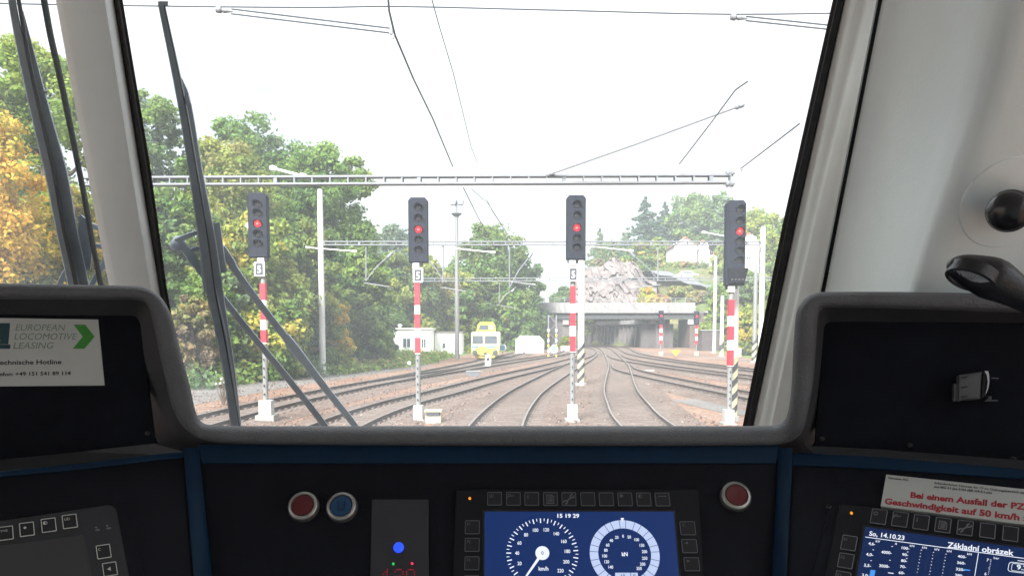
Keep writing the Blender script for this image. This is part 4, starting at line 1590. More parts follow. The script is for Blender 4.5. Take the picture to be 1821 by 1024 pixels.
# loose stones of the ballast, nearer part
rng = np.random.default_rng(11)
n = 15000
yy = 19 + 48 * rng.uniform(0, 1, n) ** 1.7
xx = rng.uniform(-.66, .62, n) * yy * 1.02
sz = rng.uniform(.022, .062, n)
zz = rng.uniform(.0, .085, n)
kp = ~((xx > 6.4) & (xx < 12.6) & (yy < 34))
xx, yy, sz, zz = xx[kp], yy[kp], sz[kp], zz[kp]
n = len(xx)
oct_ = np.array([(1, 0, 0), (-1, 0, 0), (0, 1, 0), (0, -1, 0), (0, 0, .8), (0, 0, -.8)])
fo = [(0, 2, 4), (2, 1, 4), (1, 3, 4), (3, 0, 4), (2, 0, 5), (1, 2, 5), (3, 1, 5), (0, 3, 5)]
V = oct_[None] * sz[:, None, None] * rng.uniform(.55, 1.25, (n, 6, 1))
a = rng.uniform(0, 6.28, n)
ca, sa = np.cos(a)[:, None], np.sin(a)[:, None]
V = np.stack([V[:, :, 0] * ca - V[:, :, 1] * sa, V[:, :, 0] * sa + V[:, :, 1] * ca, V[:, :, 2]], 2) + np.stack([xx, yy, zz], 1)[:, None, :]
me = bpy.data.meshes.new("ballast_stones")
me.vertices.add(n * 6)
me.vertices.foreach_set('co', V.astype(np.float32).reshape(-1))
li = (np.arange(n)[:, None, None] * 6 + np.array(fo)[None]).reshape(-1).astype(np.int32)
me.loops.add(len(li))
me.loops.foreach_set('vertex_index', li)
me.polygons.add(n * 8)
me.polygons.foreach_set('loop_start', np.arange(0, n * 24, 3, dtype=np.int32))
me.update()
ca_ = me.color_attributes.new('stone', 'FLOAT_COLOR', 'POINT')
cs = np.array([(.105, .064, .048), (.155, .105, .082), (.215, .17, .145), (.075, .056, .048), (.28, .245, .22)])[rng.choice(5, n, p=[.32, .36, .16, .14, .02])]
c4 = np.ones((n, 6, 4), np.float32)
c4[:, :, :3] = cs[:, None, :]
ca_.data.foreach_set('color', c4.reshape(-1))
ms = bpy.data.materials.new("ballast_stone")
ms.use_nodes = True
an = ms.node_tree.nodes.new('ShaderNodeAttribute')
an.attribute_name = "stone"
ms.node_tree.links.new(an.outputs['Color'], ms.node_tree.nodes['Principled BSDF'].inputs['Base Color'])
ms.node_tree.nodes['Principled BSDF'].inputs['Roughness'].default_value = .9
me.materials.append(ms)
o = bpy.data.objects.new("ballast_stones", me)
COL.objects.link(o)
tag(o, kind='stuff')

# ------------------------------------------------------------------ signals
M_head = mat("signal_black", (0.012, 0.0145, 0.024), rough=.7, var=.25, scale=4, spec=.15)
M_visor = mat("signal_visor", (0.012, 0.013, 0.018), rough=.6, var=.15, scale=8, spec=.2)
M_lens = mat("dark_lens", (0.015, 0.017, 0.024), rough=.25, var=.1, scale=10, spec=.8)
M_sred = mat("signal_red_paint", (0.48, 0.014, 0.030), rough=.5, var=.08, scale=5)
M_swhite = mat("signal_white_paint", (0.78, 0.78, 0.76), rough=.5, var=.06, scale=5)
M_post = mat("galvanised_post", (0.16, 0.16, 0.158), rough=.6, var=.15, scale=6)
M_conc = mat("pale_concrete", (0.22, 0.21, 0.195), rough=.85, var=.12, scale=5, bump=.3, bscale=30)
M_base = mat("dull_white_cabinet", (0.34, 0.335, 0.32), rough=.7, var=.2, scale=5, bump=.2, bscale=30)
M_num = mat("plate_black", (0.03, 0.034, 0.042), rough=.6)
M_gry = mat("gantry_steel", (0.145, 0.152, 0.168), rough=.5, var=.12, scale=3)
M_mast = mat("pale_mast", (0.52, 0.52, 0.51), rough=.7, var=.06, scale=2)
M_wire = mat("weathered_wire", (0.04, 0.045, 0.055), rough=.6, var=.2, scale=1)
M_yel = mat("warning_yellow", (0.62, 0.43, 0.04), rough=.5, var=.08, scale=5)
M_pyel = mat("pale_yellow_paint", (0.42, 0.40, 0.25), rough=.5, var=.08, scale=5)
M_blk = mat("stripe_black", (0.035, 0.037, 0.042), rough=.6, var=.2, scale=5)
M_glowred = emit("lit_red_lens", (240, 38, 58), 1.3)
M_core = emit("lit_red_core", (255, 150, 145), 1.2)
K25 = 25.0 / F


def zat(py, Y):
    return at(PX0, py, Y).z


def facing(c):
    return Plane(c, (0, -1, 0))


def main_signal(px, base_py, head, lamps, red, plate, bands, boxpx, label, indicator=None, diamond=False, mast_dx=0.0):
    b = gnd(px, base_py)
    Y = b.y
    k = Y / F
    t = thing("main_signal", b, label, "railway signal", "red lit signals in a row across the tracks")
    xm = b.x
    x0, x1, y0, y1 = head
    cx = at((x0 + x1) / 2, (y0 + y1) / 2, Y).x
    w_ = (x1 - x0) * k
    zt, zb = zat(y0, Y), zat(y1, Y)
    # head: chamfered shallow case
    prof = [(-w_ / 2, zb), (w_ / 2, zb), (w_ / 2, zt - .10), (w_ * .36, zt), (-w_ * .36, zt), (-w_ / 2, zt - .10)]
    yf, yb = Y - .10, Y + .16
    mb = MB()
    lo = [Vector((cx + a, yb, z)) for a, z in prof]
    hi = [Vector((cx + a, yf, z)) for a, z in prof]
    hi2 = [Vector((cx + a * .95, yf - .02, zt - (zt - z) * .985 - .012)) for a, z in prof]
    n = 6
    mb.add(lo + hi + hi2, [list(range(n))[::-1], [12 + i for i in range(n)]] + [[i, (i + 1) % n, n + (i + 1) % n, n + i] for i in range(n)] + [[n + i, n + (i + 1) % n, 2 * n + (i + 1) % n, 2 * n + i] for i in range(n)])
    for py in np.arange(y0 + 8, y1 - 8, 4.6):
        for s_ in (-1, 1):
            mb.bar((cx + s_ * w_ * .47, yf - .022, zat(py, Y)), (cx + s_ * w_ * .30, yf - .022, zat(py, Y)), .012, .02)
    hd = mb.build("signal_head", M_head, t)
    for i, py in enumerate(lamps):
        z = zat(py, Y)
        c = Vector((cx + (.02 if indicator is None else .10), yf - .02, z))
        rl_ = .125
        mb = MB()
        ang = [R(a) for a in range(-20, 201, 10)]
        inn = [c + Vector((math.cos(a) * rl_, 0, math.sin(a) * rl_)) for a in ang]
        o1 = [c + Vector((math.cos(a) * rl_ * 1.12, 0, math.sin(a) * rl_ * 1.12)) for a in ang]
        dep = [(.06 + .17 * max(0, math.sin(max(0, a)))) for a in ang]
        mb.loft([inn, [p + Vector((0, -d, -.02)) for p, d in zip(inn, dep)], [p + Vector((0, -d, -.02)) for p, d in zip(o1, dep)], o1])
        mb.build("lamp_hood", M_visor, hd, smooth=True)
        if i == red:
            MB().lathe(c + Vector((0, .0, 0)), (0, -1, 0), [(.115, 0), (.112, .02), (.08, .04), (.0005, .05)], n=20).build("lit_lens", M_glowred, hd, smooth=True)
            MB().lathe(c + Vector((-.005, -.045, 0)), (0, -1, 0), [(.045, 0), (.03, .012), (.0005, .016)], n=14).build("lit_core", M_core, hd, smooth=True)
        else:
            MB().lathe(c, (0, -1, 0), [(.115, 0), (.112, .012), (.07, .028), (.0005, .034)], n=18).build("lens", M_lens, hd, smooth=True)
    if indicator:
        zi0, zi1 = zat(indicator[1], Y), zat(indicator[0], Y)
        wi = w_ * 1.0
        mb = MB()
        mb.prism([Vector((cx - wi * .42, yf - .02, zi0)), Vector((cx + wi * .46, yf - .02, zi0)), Vector((cx + wi * .46, yf - .02, zi1)), Vector((cx - wi * .42, yf - .02, zi1))],
                 [Vector((cx - wi * .36, yf - .09, zi0 + .03)), Vector((cx + wi * .42, yf - .09, zi0 + .03)), Vector((cx + wi * .55, yf - .26, zi1)), Vector((cx - wi * .38, yf - .26, zi1))])
        mb.build("speed_indicator", M_visor, hd)
        for q in range(4):
            MB().box((cx - wi * .22 + q * .11, yf - .12, zi0 + .13), (.05, .02, .03)).build("indicator_dash", M_post, hd)
    # mast
    rm = .085
    zt2 = zb - .02
    mb = MB().box((xm + mast_dx, Y + .02, zb - .05), (w_ * .55, .2, .10))
    mb.build("head_bracket", M_visor, t)
    zp1 = zat(bands[0][0], Y)
    zlow = zat(boxpx[0], Y)
    zend = zat(bands[-1][1], Y)
    MB().tube([(xm, Y + .02, zlow - .1), (xm, Y + .02, zend + .01)], rm * .95, 12).build("lower_mast", M_post, t, smooth=True)
    for i in range(6):
        zz = zlow + (zend - zlow) * (i + .7) / 6.5
        mb = MB().box((xm - .01, Y - .085, zz), (.03, .04, .045))
        mb.build("mast_bolt", M_visor, t)
    MB().tube([(xm, Y + .02, zp1 - .01), (xm, Y + .02, zt2)], rm * .95, 12).build("upper_mast", M_post, t, smooth=True)
    for i, (ya, yb_) in enumerate(bands):
        MB().box((xm, Y, (zat(ya, Y) + zat(yb_, Y)) / 2), (.165, .19, zat(ya, Y) - zat(yb_, Y) - .004)).build("mast_band", M_sred if i % 2 == 0 else M_swhite, t)
    MB().box((xm - .03, Y - .04, zb - .11), (.20, .16, .16)).build("terminal_box", M_swhite, t)
    if plate:
        xa, xb_, ya, yb_ = plate
        pc = at((xa + xb_) / 2, (ya + yb_) / 2, Y - .15)
        P = facing(pc)
        hw_, hh_ = (xb_ - xa) / 2 * k, (yb_ - ya) / 2 * k
        mb = MB()
        slab(mb, P, [(-hw_, -hh_), (hw_, -hh_), (hw_, hh_), (-hw_, hh_)], -.02, 0, r=.03, uv=True, bev=.003)
        pl = mb.build("number_plate", M_swhite, t)
        mb = MB()
        slab(mb, P, [(-hw_ * .74, -hh_ * .82), (hw_ * .74, -hh_ * .82), (hw_ * .74, hh_ * .82), (-hw_ * .74, hh_ * .82)], .0, .006, uv=True, bev=.001)
        mb.build("number_field", M_num, pl)
        mb = MB()
        text(mb, P, "5", (0, 0), hh_ * 1.02, .010, 'C', bold=.012, wscale=.85)
        mb.build("number_digit", M_swhite, pl)
    # foot
    bx0, bx1 = boxpx[2], boxpx[3]
    cxb = at((bx0 + bx1) / 2, boxpx[0], Y).x
    MB().box((cxb, Y - .02, (zat(boxpx[0], Y) + zat(boxpx[1], Y)) / 2), ((bx1 - bx0) * k, .34, zat(boxpx[0], Y) - zat(boxpx[1], Y))).build("base_cabinet", M_base, t)
    mb = MB()
    mb.box((cxb, Y + .02, zat(boxpx[1], Y) / 2), ((bx1 - bx0) * k * 1.5, .55, max(.06, zat(boxpx[1], Y))))
    mb.build("plinth", M_conc, t)
    if diamond:
        c = at(448, 401, Y + .30)
        P = facing(c)
        s_ = .22
        mb = MB()
        slab(mb, P, [(0, -s_ * 1.15), (s_, 0), (0, s_ * 1.15), (-s_, 0)], -.015, 0, uv=True, bev=.002)
        dm = mb.build("diamond_plate", M_swhite, t)
        mb = MB()
        slab(mb, P, [(0, -s_ * .72), (s_ * .64, 0), (0, s_ * .72), (-s_ * .64, 0)], 0, .005, uv=True, bev=.001)
        mb.build("diamond_field", mat("sign_blue", (.16, .36, .60), rough=.5), dm)
    return t


main_signal(473, 750, (443, 476.5, 344, 458), (364, 380, 398.5, 417, 434), 2, (452, 470, 466, 491), ((504, 534), (534, 551), (551, 569), (569, 586), (586, 609), (609, 611)), (711, 737, 463, 485),
            "leftmost five lamp signal lit red, with a blue and white diamond plate behind its head", diamond=True)
main_signal(744, 748, (727, 761, 352, 467), (370, 389, 409, 427, 445), 2, (734.5, 752, 477, 502), ((503, 543), (543, 558), (558, 584), (584, 600), (600, 628), (628, 629)), (720, 746, 736, 752),
            "red lit signal with a number 5 plate, in front of the white flat roofed hut")
main_signal(1017.5, 750, (1007, 1041, 348, 462), (365, 384, 406, 424, 440), 2, (1011, 1028, 475, 500), ((509, 540), (540, 556), (556, 580), (580, 597), (597, 625), (625, 626)), (719, 744, 1009, 1026),
            "red lit signal with number 5 plate, standing before the striped white mast")
main_signal(1296.5, 754, (1290, 1324, 357, 508), (373, 393.5, 412, 429, 446, 463), 2, None, ((533, 562), (562, 580), (580, 605), (605, 622), (622, 650), (650, 651)), (728, 752, 1287, 1303),
            "tall six lamp signal lit red with a hooded box, by the right screen edge", indicator=(478, 505))


def far_signal(px, base_py, top_py, label):
    b = gnd(px, base_py)
    k = b.y / F
    Y = b.y
    t = thing("far_signal", b, label, "railway signal", "small distant signals before the bridge")
    zt, zm = zat(top_py, Y), zat(top_py + 25, Y)
    mb = MB().prism([Vector((b.x - 4.5 * k, Y + .12, zm)), Vector((b.x + 4.5 * k, Y + .12, zm)), Vector((b.x + 4.5 * k, Y + .12, zt)), Vector((b.x - 4.5 * k, Y + .12, zt))],
                    [Vector((b.x - 4.2 * k, Y - .12, zm)), Vector((b.x + 4.2 * k, Y - .12, zm)), Vector((b.x + 4.2 * k, Y - .12, zt - .05)), Vector((b.x - 4.2 * k, Y - .12, zt - .05))])
    h = mb.build("signal_head", M_head, t)
    for i in range(4):
        c = Vector((b.x, Y - .13, zt - .28 - i * .36))
        MB().lathe(c, (0, -1, 0), [(.15, 0), (.14, .02), (.0005, .04)], n=14).build("lit_lens" if i == 1 else "lens", M_glowred if i == 1 else M_lens, h)
    z2 = zat(base_py - 20, Y)
    for i in range(5):
        za, zb_ = zm + (z2 - zm) * i / 5, zm + (z2 - zm) * (i + 1) / 5
        MB().box((b.x, Y, (za + zb_) / 2), (.26, .16, abs(za - zb_) - .004)).build("mast_band", M_sred if i % 2 == 0 else M_swhite, t)
    MB().tube([(b.x, Y, 0), (b.x, Y, z2)], .08, 8).build("lower_mast", M_post, t)
    MB().box((b.x, Y, .22), (.45, .4, .44)).build("base_cabinet", M_pyel, t)


far_signal(1175, 632, 552, "left one of two distant red lit signals in front of the bridge")
far_signal(1238, 632, 553, "right one of two distant red lit signals, at the end of the bridge pier")

# ------------------------------------------------------------------ gantries, masts, wires


def hatch(mb_y, mb_b, c, r, z0, z1, n=6, slant=.25):
    """diagonal warning bands round a mast"""
    st_ = (z1 - z0) / n
    seg_ = 20
    for i in range(n):
        mb = mb_y if i % 2 == 0 else mb_b
        za, zb = z0 + i * st_, z0 + (i + 1) * st_
        rows = []
        for zz in (za, zb):
            rows.append([Vector((c.x + r * math.cos(2 * math.pi * k / seg_), c.y + r * math.sin(2 * math.pi * k / seg_), zz + slant * math.cos(2 * math.pi * k / seg_))) for k in range(seg_)])
        mb.loft(rows, closed=True)


def mast(px, base_py, top_py, wpx, label, m=None, hatchpx=None, name="catenary_mast", cap=True, group=None, taper=.8):
    b = gnd(px, base_py)
    Y = b.y
    r = wpx / 2 * Y / F
    zt = zat(top_py, Y)
    t = thing(name, b, label, "mast", group)
    MB().tube([(b.x, Y, 0), (b.x, Y, zt)], [r, r * taper], 20).build("pole", m or M_mast, t, smooth=True, angle=60)
    MB().tube([(b.x, Y, -.05), (b.x, Y, .16)], [r * 1.9, r * 1.8], 12).build("foundation", M_conc, t)
    if cap:
        MB().tube([(b.x, Y, zt), (b.x, Y, zt + .06)], [r * taper * 1.08, r * taper * .8], 16).build("cap", M_post, t)
    if hatchpx:
        a, c = MB(), MB()
        hatch(a, c, Vector((b.x, Y, 0)), r * 1.03, zat(hatchpx[1], Y), zat(hatchpx[0], Y), hatchpx[2], slant=r * 1.2)
        a.build("yellow_stripe", M_pyel, t, smooth=True)
        c.build("black_stripe", M_blk, t, smooth=True)
    return t


def gantry(p0, p1, hgt, step, label, ch=.10, wd=.35, ends=True):
    """ladder beam between two points (bottom chord centre line)"""
    p0, p1 = Vector(p0), Vector(p1)
    t = thing("gantry_beam", (p0 + p1) / 2, label, "gantry", "ladder beams spanning the tracks")
    d = (p1 - p0).normalized()
    s_ = Vector((-d.y, d.x, 0)).normalized()
    up = Vector((0, 0, hgt))
    mb = MB()
    mb.bar(p0, p1, wd, ch)
    mb.build("lower_chord", M_gry, t)
    MB().bar(p0 + up, p1 + up, wd, ch).build("upper_chord", M_gry, t)
    n = int((p1 - p0).length / step)
    mb = MB()
    for i in range(n + 1):
        p = p0.lerp(p1, i / n)
        for q in (-1, 1):
            a = p + s_ * (q * wd * .4)
            mb.bar(a + Vector((0, 0, ch / 2)), a + up - Vector((0, 0, ch / 2)), ch * .7, ch * .7, up=d)
            if i % 8 == 3:
                mb.bar(a - d * .05 + Vector((0, 0, ch / 2)), a - d * .05 + up - Vector((0, 0, ch / 2)), ch * 1.6, ch * .5, up=s_)
    o = mb.build("rungs", M_gry, t)
    tag(o, kind='stuff')
    return t


Y1 = 25.6
gantry(at(150, 329.5, Y1 + .5), at(1298, 325, Y1 - .2), .235, .60, "nearest grey ladder beam spanning the tracks above the four signals", ch=.062)
mast(215, 762, 300, 14, "mast carrying the left end of the nearest beam, behind the white pillar")
mast(1305, 748, 302, 11, "slim mast with striped foot carrying the right end of the nearest beam", m=M_mast, hatchpx=(634, 746, 9))
# end fittings of the nearest beam
fx = thing("insulator_bracket", at(1299, 318, Y1 - .25), "insulator bracket clamped to the right end of the nearest beam", "bracket")
mb = MB()
for y in (308, 327):
    c = at(1299, y, Y1 - .3)
    mb.lathe(c - Vector((.17, 0, 0)), (1, 0, 0), [(.03, 0), (.10, .03), (.11, .10), (.06, .13), (.11, .18), (.10, .26), (.03, .29), (.025, .36)], n=14)
mb.bar(at(1299, 303, Y1 - .3), at(1299, 333, Y1 - .3), .05, .05)
mb.build("insulator", M_gry, fx, smooth=True, angle=40)
mb = MB()
mb.tube([at(1302, 308, Y1 - .3), at(1316, 307, Y1 - .4), at(1321, 301, Y1 - .5)], .022, 6)
mb.build("wire_clamp", M_gry, fx)
mb = MB()
mb.tube([at(1302, 327, Y1 - .3), at(1316, 327, Y1 - .3)], .03, 6)
mb.build("end_rod", M_gry, fx)
mb = MB()
mb.tube([at(1293, 326, Y1 - .3), at(1273, 338, Y1 - .3)], .016, 6)
mb.build("stay_rod", M_gry, fx)

mast(574, 668, 338, 11.5, "tall white concrete mast standing among the trees left of the second signal")
mast(1033, 686, 462, 12, "white mast with yellow and black slanted stripes at its foot, behind the third signal", hatchpx=(615, 684, 8), taper=.92)
Y2 = 48.5
gantry(at(576, 435.5, Y2), at(1352, 435.5, Y2), .20, .75, "second ladder beam running from the tall white mast to the right screen edge", ch=.065, wd=.3)
Y3 = 80.0
gantry(at(752, 500, Y3), at(1388, 498, Y3), .28, 1.2, "third and farthest ladder beam, level with the foot of the rock face", ch=.08, wd=.3)
mast(1352, 668, 404, 9, "thick white mast right of the tallest signal at the screen edge", taper=.95)
mast(1341, 645, 470, 8, "grey mast with a yellow striped foot close to the right screen edge", m=M_post, hatchpx=(605, 644, 6))
mast(1270, 628, 456, 6, "thin pale mast behind the far right signal, near the white house", cap=True)
mast(1283, 634, 526, 7, "short pale mast with a yellow foot right of the bridge pier", hatchpx=(598, 633, 3))

lt = gnd(813, 638)
t = thing("floodlight_mast", lt, "very tall white floodlight mast with two lamps on top, left of the yellow rail vehicle", "lamp post")
Yl = lt.y
rl2 = 4.3 * Yl / F
MB().tube([(lt.x, Yl, 0), (lt.x, Yl, zat(384, Yl))], [rl2, rl2 * .72], 16).build("pole", M_post, t, smooth=True)
MB().lathe((lt.x, Yl, zat(386, Yl)), (0, 0, 1), [(.2, 0), (.52, .30), (.55, .36), (.15, .40)], n=20).build("lamp_platform", M_gry, t)
MB().tube([(lt.x, Yl, zat(384, Yl)), (lt.x, Yl, zat(360, Yl))], .10, 8).build("stem", M_gry, t)
for dx in (-.35, .42):
    MB().prism([Vector((lt.x + dx - .28, Yl - .3, zat(365, Yl))), Vector((lt.x + dx + .22, Yl - .3, zat(365, Yl))), Vector((lt.x + dx + .22, Yl + .3, zat(365, Yl))), Vector((lt.x + dx - .28, Yl + .3, zat(365, Yl)))],
               [Vector((lt.x + dx - .34, Yl - .3, zat(357, Yl))), Vector((lt.x + dx + .38, Yl - .3, zat(357, Yl))), Vector((lt.x + dx + .38, Yl + .3, zat(357, Yl))), Vector((lt.x + dx - .34, Yl + .3, zat(357, Yl)))]).build("floodlight", M_gry, t)


def wire(pts, r, label, name="overhead_wire", cat="wire", group=None):
    # span wires sag; the others run taut from clamp to clamp
    p = [at(*q) for q in pts]
    if name == "span_wire":
        pi_ = path_interp([tuple(q) for q in p], 24)
        p = [Vector(q) for q in pi_]
    o = MB().tube(p, r, 6).build(name, M_wire, None, loc=p[0], smooth=True)
    return tag(o, label, cat, group)


Yh = 13.0
wire([(-60, 5, Yh), (120, 9, Yh), (540, 14, Yh), (700, 12, Yh), (1000, 19, Yh), (1300, 26, Yh), (1600, 22, Yh)], .012, "cross span wire running across the whole top of the view", "span_wire")
wire([(686, -60, 12.4), (692, 20, 12.7), (702, 62, 13), (735, 140, 15.5), (770, 212, 18.5), (805, 296, 24.5)], .018, "dark contact wire slanting down from the middle of the cross span wire")
wire([(824, 334, 27), (850, 386, 36), (880, 440, 52), (912, 496, 95)], .02, "contact wire section below the nearest beam, dropping towards the round tree", group=None)
wire([(768, 0, 13), (782, 50, 14.5), (806, 130, 18), (822, 196, 23), (838, 262, 28), (850, 292, 34)], .010, "faint thin wire right of the dark contact wire")
wire([(838, 336, 27), (868, 362, 32), (890, 396, 40), (905, 420, 52)], .012, "short wire under the nearest beam with a clamp, left of the third signal")
wire([(1208, 292, 25), (1262, 222, 22), (1282, 195, 21), (1308, 160, 19.5), (1330, 145, 19)], .018, "short steep wire crossing the white stay rod above the right end of the nearest beam")
wire([(1312, 304, 25.2), (1370, 260, 21), (1422, 220, 18)], .018, "wire from the right end of the nearest beam to the upper right screen edge")
wire([(865, 354, 30), (876, 376, 36), (905, 420, 52), (960, 480, 90)], .014, "catenary wire sagging behind the floodlight mast towards the bridge")
wire([(500, 420, 44), (640, 396, 60), (760, 422, 70), (800, 432, 79)], .010, "thin feeder wire behind the second signal head")
wire([(240, 285, 38), (330, 340, 44), (420, 395, 50), (480, 430, 60)], .010, "feeder wire crossing the trees left of the wiper")
wire([(-60, 130, 30), (60, 190, 34), (200, 262, 38)], .010, "feeder wire crossing the green trees left of the pillar")
for i, (a, b) in enumerate((((1040, 520, 90), (1100, 562, 126)), ((1075, 500, 82), (1148, 562, 126)), ((1110, 505, 82), (1170, 560, 124)))):
    wire([a, b], .016, ("left", "middle", "right")[i] + " one of three catenary wires slanting down across the bridge parapet", group=None)
for i, (a, b) in enumerate((((1120, 350, 60), (1290, 430, 46)), ((1155, 388, 66), (1250, 412, 52)))):
    wire([a, b], .014, ("long thin wire crossing the conifers towards the tallest signal", "pale short wire in front of the leafy hilltop tree")[i])


def rod(pts, r, label, name, cat, m=None, ends=True, group=None, fat=None):
    p = [at(*q) for q in pts]
    t = thing(name, p[0], label, cat, group)
    MB().tube(p, r, 8).build("tube", m or M_gry, t, smooth=True)
    d = (p[-1] - p[0]).normalized()
    for e, s_ in ((p[0], 1), (p[-1], -1)):
        q = e + d * s_ * r * 2
        MB().lathe(q - d * r * 4, d, [(r * .8, 0), (r * 2.2, r), (r * 2.4, r * 3), (r * 1.4, r * 4), (r * 2.3, r * 5), (r * 2.0, r * 8), (r * .9, r * 9)], n=12).build("end_fitting", m or M_gry, t, smooth=True, angle=40)
    return t



def tensioner(x0, y0, x1, y1, gap, label):
    a, b = at(x0, y0, Yh), at(x1, y1, Yh)
    t = thing("wire_tensioner", a, label, "tensioner", "double rod tensioners under the cross span wire")
    d = (b - a).normalized()
    n_ = Vector((-d.z, 0, d.x)) * gap / 2 * Yh / F
    o1, o2 = a + d * .22, b - d * .06
    MB().tube([o1 + n_, o2 + n_], .013, 6).build("rod", M_wire, t, smooth=True)
    MB().tube([o1 - n_, o2 - n_], .013, 6).build("rod", M_wire, t, smooth=True)
    MB().bar(o2 + n_ * 1.5, o2 - n_ * 1.5, .05, .05).build("yoke", M_gry, t)
    mb = MB().lathe(a - d * .05, d, [(.012, 0), (.05, .02), (.055, .09), (.03, .12), (.045, .15), (.03, .21), (.01, .30)], n=12)
    mb.build("insulator", M_gry, t, smooth=True, angle=40)
    mb = MB().bar((o2 + d * .04), (o2 + Vector((.03, 0, -.13))), .035, .03)
    mb.build("hanger", M_gry, t)


tensioner(388, 18, 702, 56, 8, "double rod tensioner hanging under the cross span wire between wiper tip and contact wire")
tensioner(1303, 31, 1540, 56, 7, "double rod tensioner at the upper right screen edge")
rod([(975, 311, 25.4), (1132, 256, 24), (1290, 198, 22.5), (1318, 188, 22.3)], .032, "long pale stay rod rising from the nearest beam towards the upper right", "stay_rod", "rod")
rod([(484, 299, 33), (541, 314, 31)], .05, "white tube bracket above the nearest beam, in front of the green tree", "cantilever_tube", "bracket", M_swhite)
DG = "cantilevers hanging from the second and third beam"


def cantilever(px, py0, py1, dx, dy, Y, armdx, label):
    t = thing("cantilever", at(px, py0, Y), label, "cantilever", DG)
    MB().tube([at(px, py0, Y), at(px, py1, Y)], .045, 8).build("drop_post", M_gry, t, smooth=True)
    MB().tube([at(px + dx, py0 + 8, Y), at(px + dx * .35, py0 + (py1 - py0) * .6, Y), at(px + 1, py1 - 2, Y)], .035, 8).build("diagonal_strut", M_gry, t, smooth=True)
    MB().tube([at(px - armdx * .1, py1 + dy, Y), at(px + armdx, py1 + dy + 7, Y)], .035, 8).build("steady_arm", M_post, t, smooth=True)
    c = at(px + dx * .9, py0 + 12, Y)
    d = (at(px, py1, Y) - c).normalized()
    MB().lathe(c, d, [(.03, 0), (.10, .05), (.11, .4), (.03, .45)], n=10).build("insulator", M_gry, t, smooth=True)


cantilever(651, 437, 500, 52, 3, Y2, 42, "cantilever hanging from the second beam right of the tall white mast")
cantilever(788, 437, 503, -40, 8, Y2, 40, "cantilever hanging from the second beam left of the floodlight mast")
cantilever(906, 437, 512, 45, -12, Y2, 48, "cantilever hanging from the second beam right of the floodlight mast")
cantilever(1170, 437, 500, -55, 6, Y2, -50, "cantilever hanging from the second beam in front of the rock face")
cantilever(888, 502, 540, 30, 2, Y3, 34, "cantilever hanging from the third beam in front of the round tree")
for (a, b), lab in zip((((545, 440, Y2), (632, 447, Y2)), ((795, 440, Y2), (878, 449, Y2)), ((1050, 438, Y2), (1124, 446, Y2)), ((1250, 413, Y2), (1296, 421, Y2)), ((906, 500, Y3), (950, 506, Y3))),
                       ("white steady tube passing behind the tall white mast", "white steady tube right of the floodlight mast under the second beam", "white steady tube right of the third signal head",
                        "white steady tube left of the tallest signal head", "thin white steady tube on the third beam by the round tree")):
    rod([a, b], .036, lab, "steady_tube", "bracket", M_swhite, group="white tubes along the beams")

# ------------------------------------------------------------------ buildings, vehicle, bridge
M_render = mat("white_render", (0.78, 0.77, 0.74), rough=.85, var=.05, scale=1.5, bump=.2, bscale=20)
M_roofd = mat("dark_roof_felt", (0.11, 0.095, 0.095), rough=.8, var=.15, scale=3)
M_tile = mat("red_roof_tile", (0.30, 0.10, 0.06), rough=.8, var=.2, scale=6, bump=.3, bscale=12)
M_paletile = mat("weathered_pink_tile", (0.26, 0.15, 0.125), rough=.85, var=.2, scale=4)
M_win = mat("window_glass_dark", (0.07, 0.085, 0.10), rough=.12, var=.15, scale=3, spec=.8)
M_frame = mat("window_frame_white", (0.68, 0.68, 0.66), rough=.5)
M_brick = mat("aged_brown_brick", (0.085, 0.058, 0.050), rough=.9, var=.35, scale=2.2, bump=.5, bscale=9)
M_stone = mat("grey_retaining_stone", (0.105, 0.092, 0.088), rough=.9, var=.38, scale=1.1, bump=.6, bscale=5, stretch=(1, 1, .45))
M_parapet = mat("stained_parapet", (0.20, 0.192, 0.19), rough=.85, var=.3, scale=1.4, stretch=(1, 1, .25))
M_girder = mat("dark_girder_paint", (0.035, 0.037, 0.038), rough=.6, var=.2, scale=2)
M_rock = mat("pinkish_rock", (0.125, 0.103, 0.097), rough=.92, var=.55, scale=.55, bump=1.0, bscale=2.2, stretch=(1.2, 1, .5))
M_road = mat("asphalt_road", (0.11, 0.112, 0.12), rough=.85, var=.12, scale=1)
M_vyel = mat("vehicle_yellow_paint", (0.50, 0.40, 0.06), rough=.35, var=.06, scale=2)
M_vwh = mat("vehicle_cream_paint", (0.42, 0.41, 0.28), rough=.35, var=.05, scale=2)
M_vblue = mat("vehicle_blue_stripe", (0.10, 0.20, 0.42), rough=.4)


def quadbox(x0, x1, y0, y1, z0, z1):
    return MB().box(((x0 + x1) / 2, (y0 + y1) / 2, (z0 + z1) / 2), (x1 - x0, y1 - y0, z1 - z0))


def pane(parent, px0, px1, py0, py1, Y, mull=1):
    a, b = at(px0, py1, Y), at(px1, py0, Y)
    w_ = .07
    mb = MB()
    mb.box(((a.x + b.x) / 2, Y - .02, a.z + w_ / 2), (b.x - a.x, .08, w_))
    mb.box(((a.x + b.x) / 2, Y - .02, b.z - w_ / 2), (b.x - a.x, .08, w_))
    mb.box((a.x + w_ / 2, Y - .02, (a.z + b.z) / 2), (w_, .08, b.z - a.z - 2 * w_))
    mb.box((b.x - w_ / 2, Y - .02, (a.z + b.z) / 2), (w_, .08, b.z - a.z - 2 * w_))
    for i in range(mull):
        mb.box((a.x + (b.x - a.x) * (i + 1) / (mull + 1), Y - .02, (a.z + b.z) / 2), (w_, .08, b.z - a.z - 2 * w_))
    f = mb.build("window_frame", M_frame, parent)
    quadbox(a.x + w_ * .9, b.x - w_ * .9, Y - .012, Y + .02, a.z + w_ * .9, b.z - w_ * .9).build("pane", M_win, f)


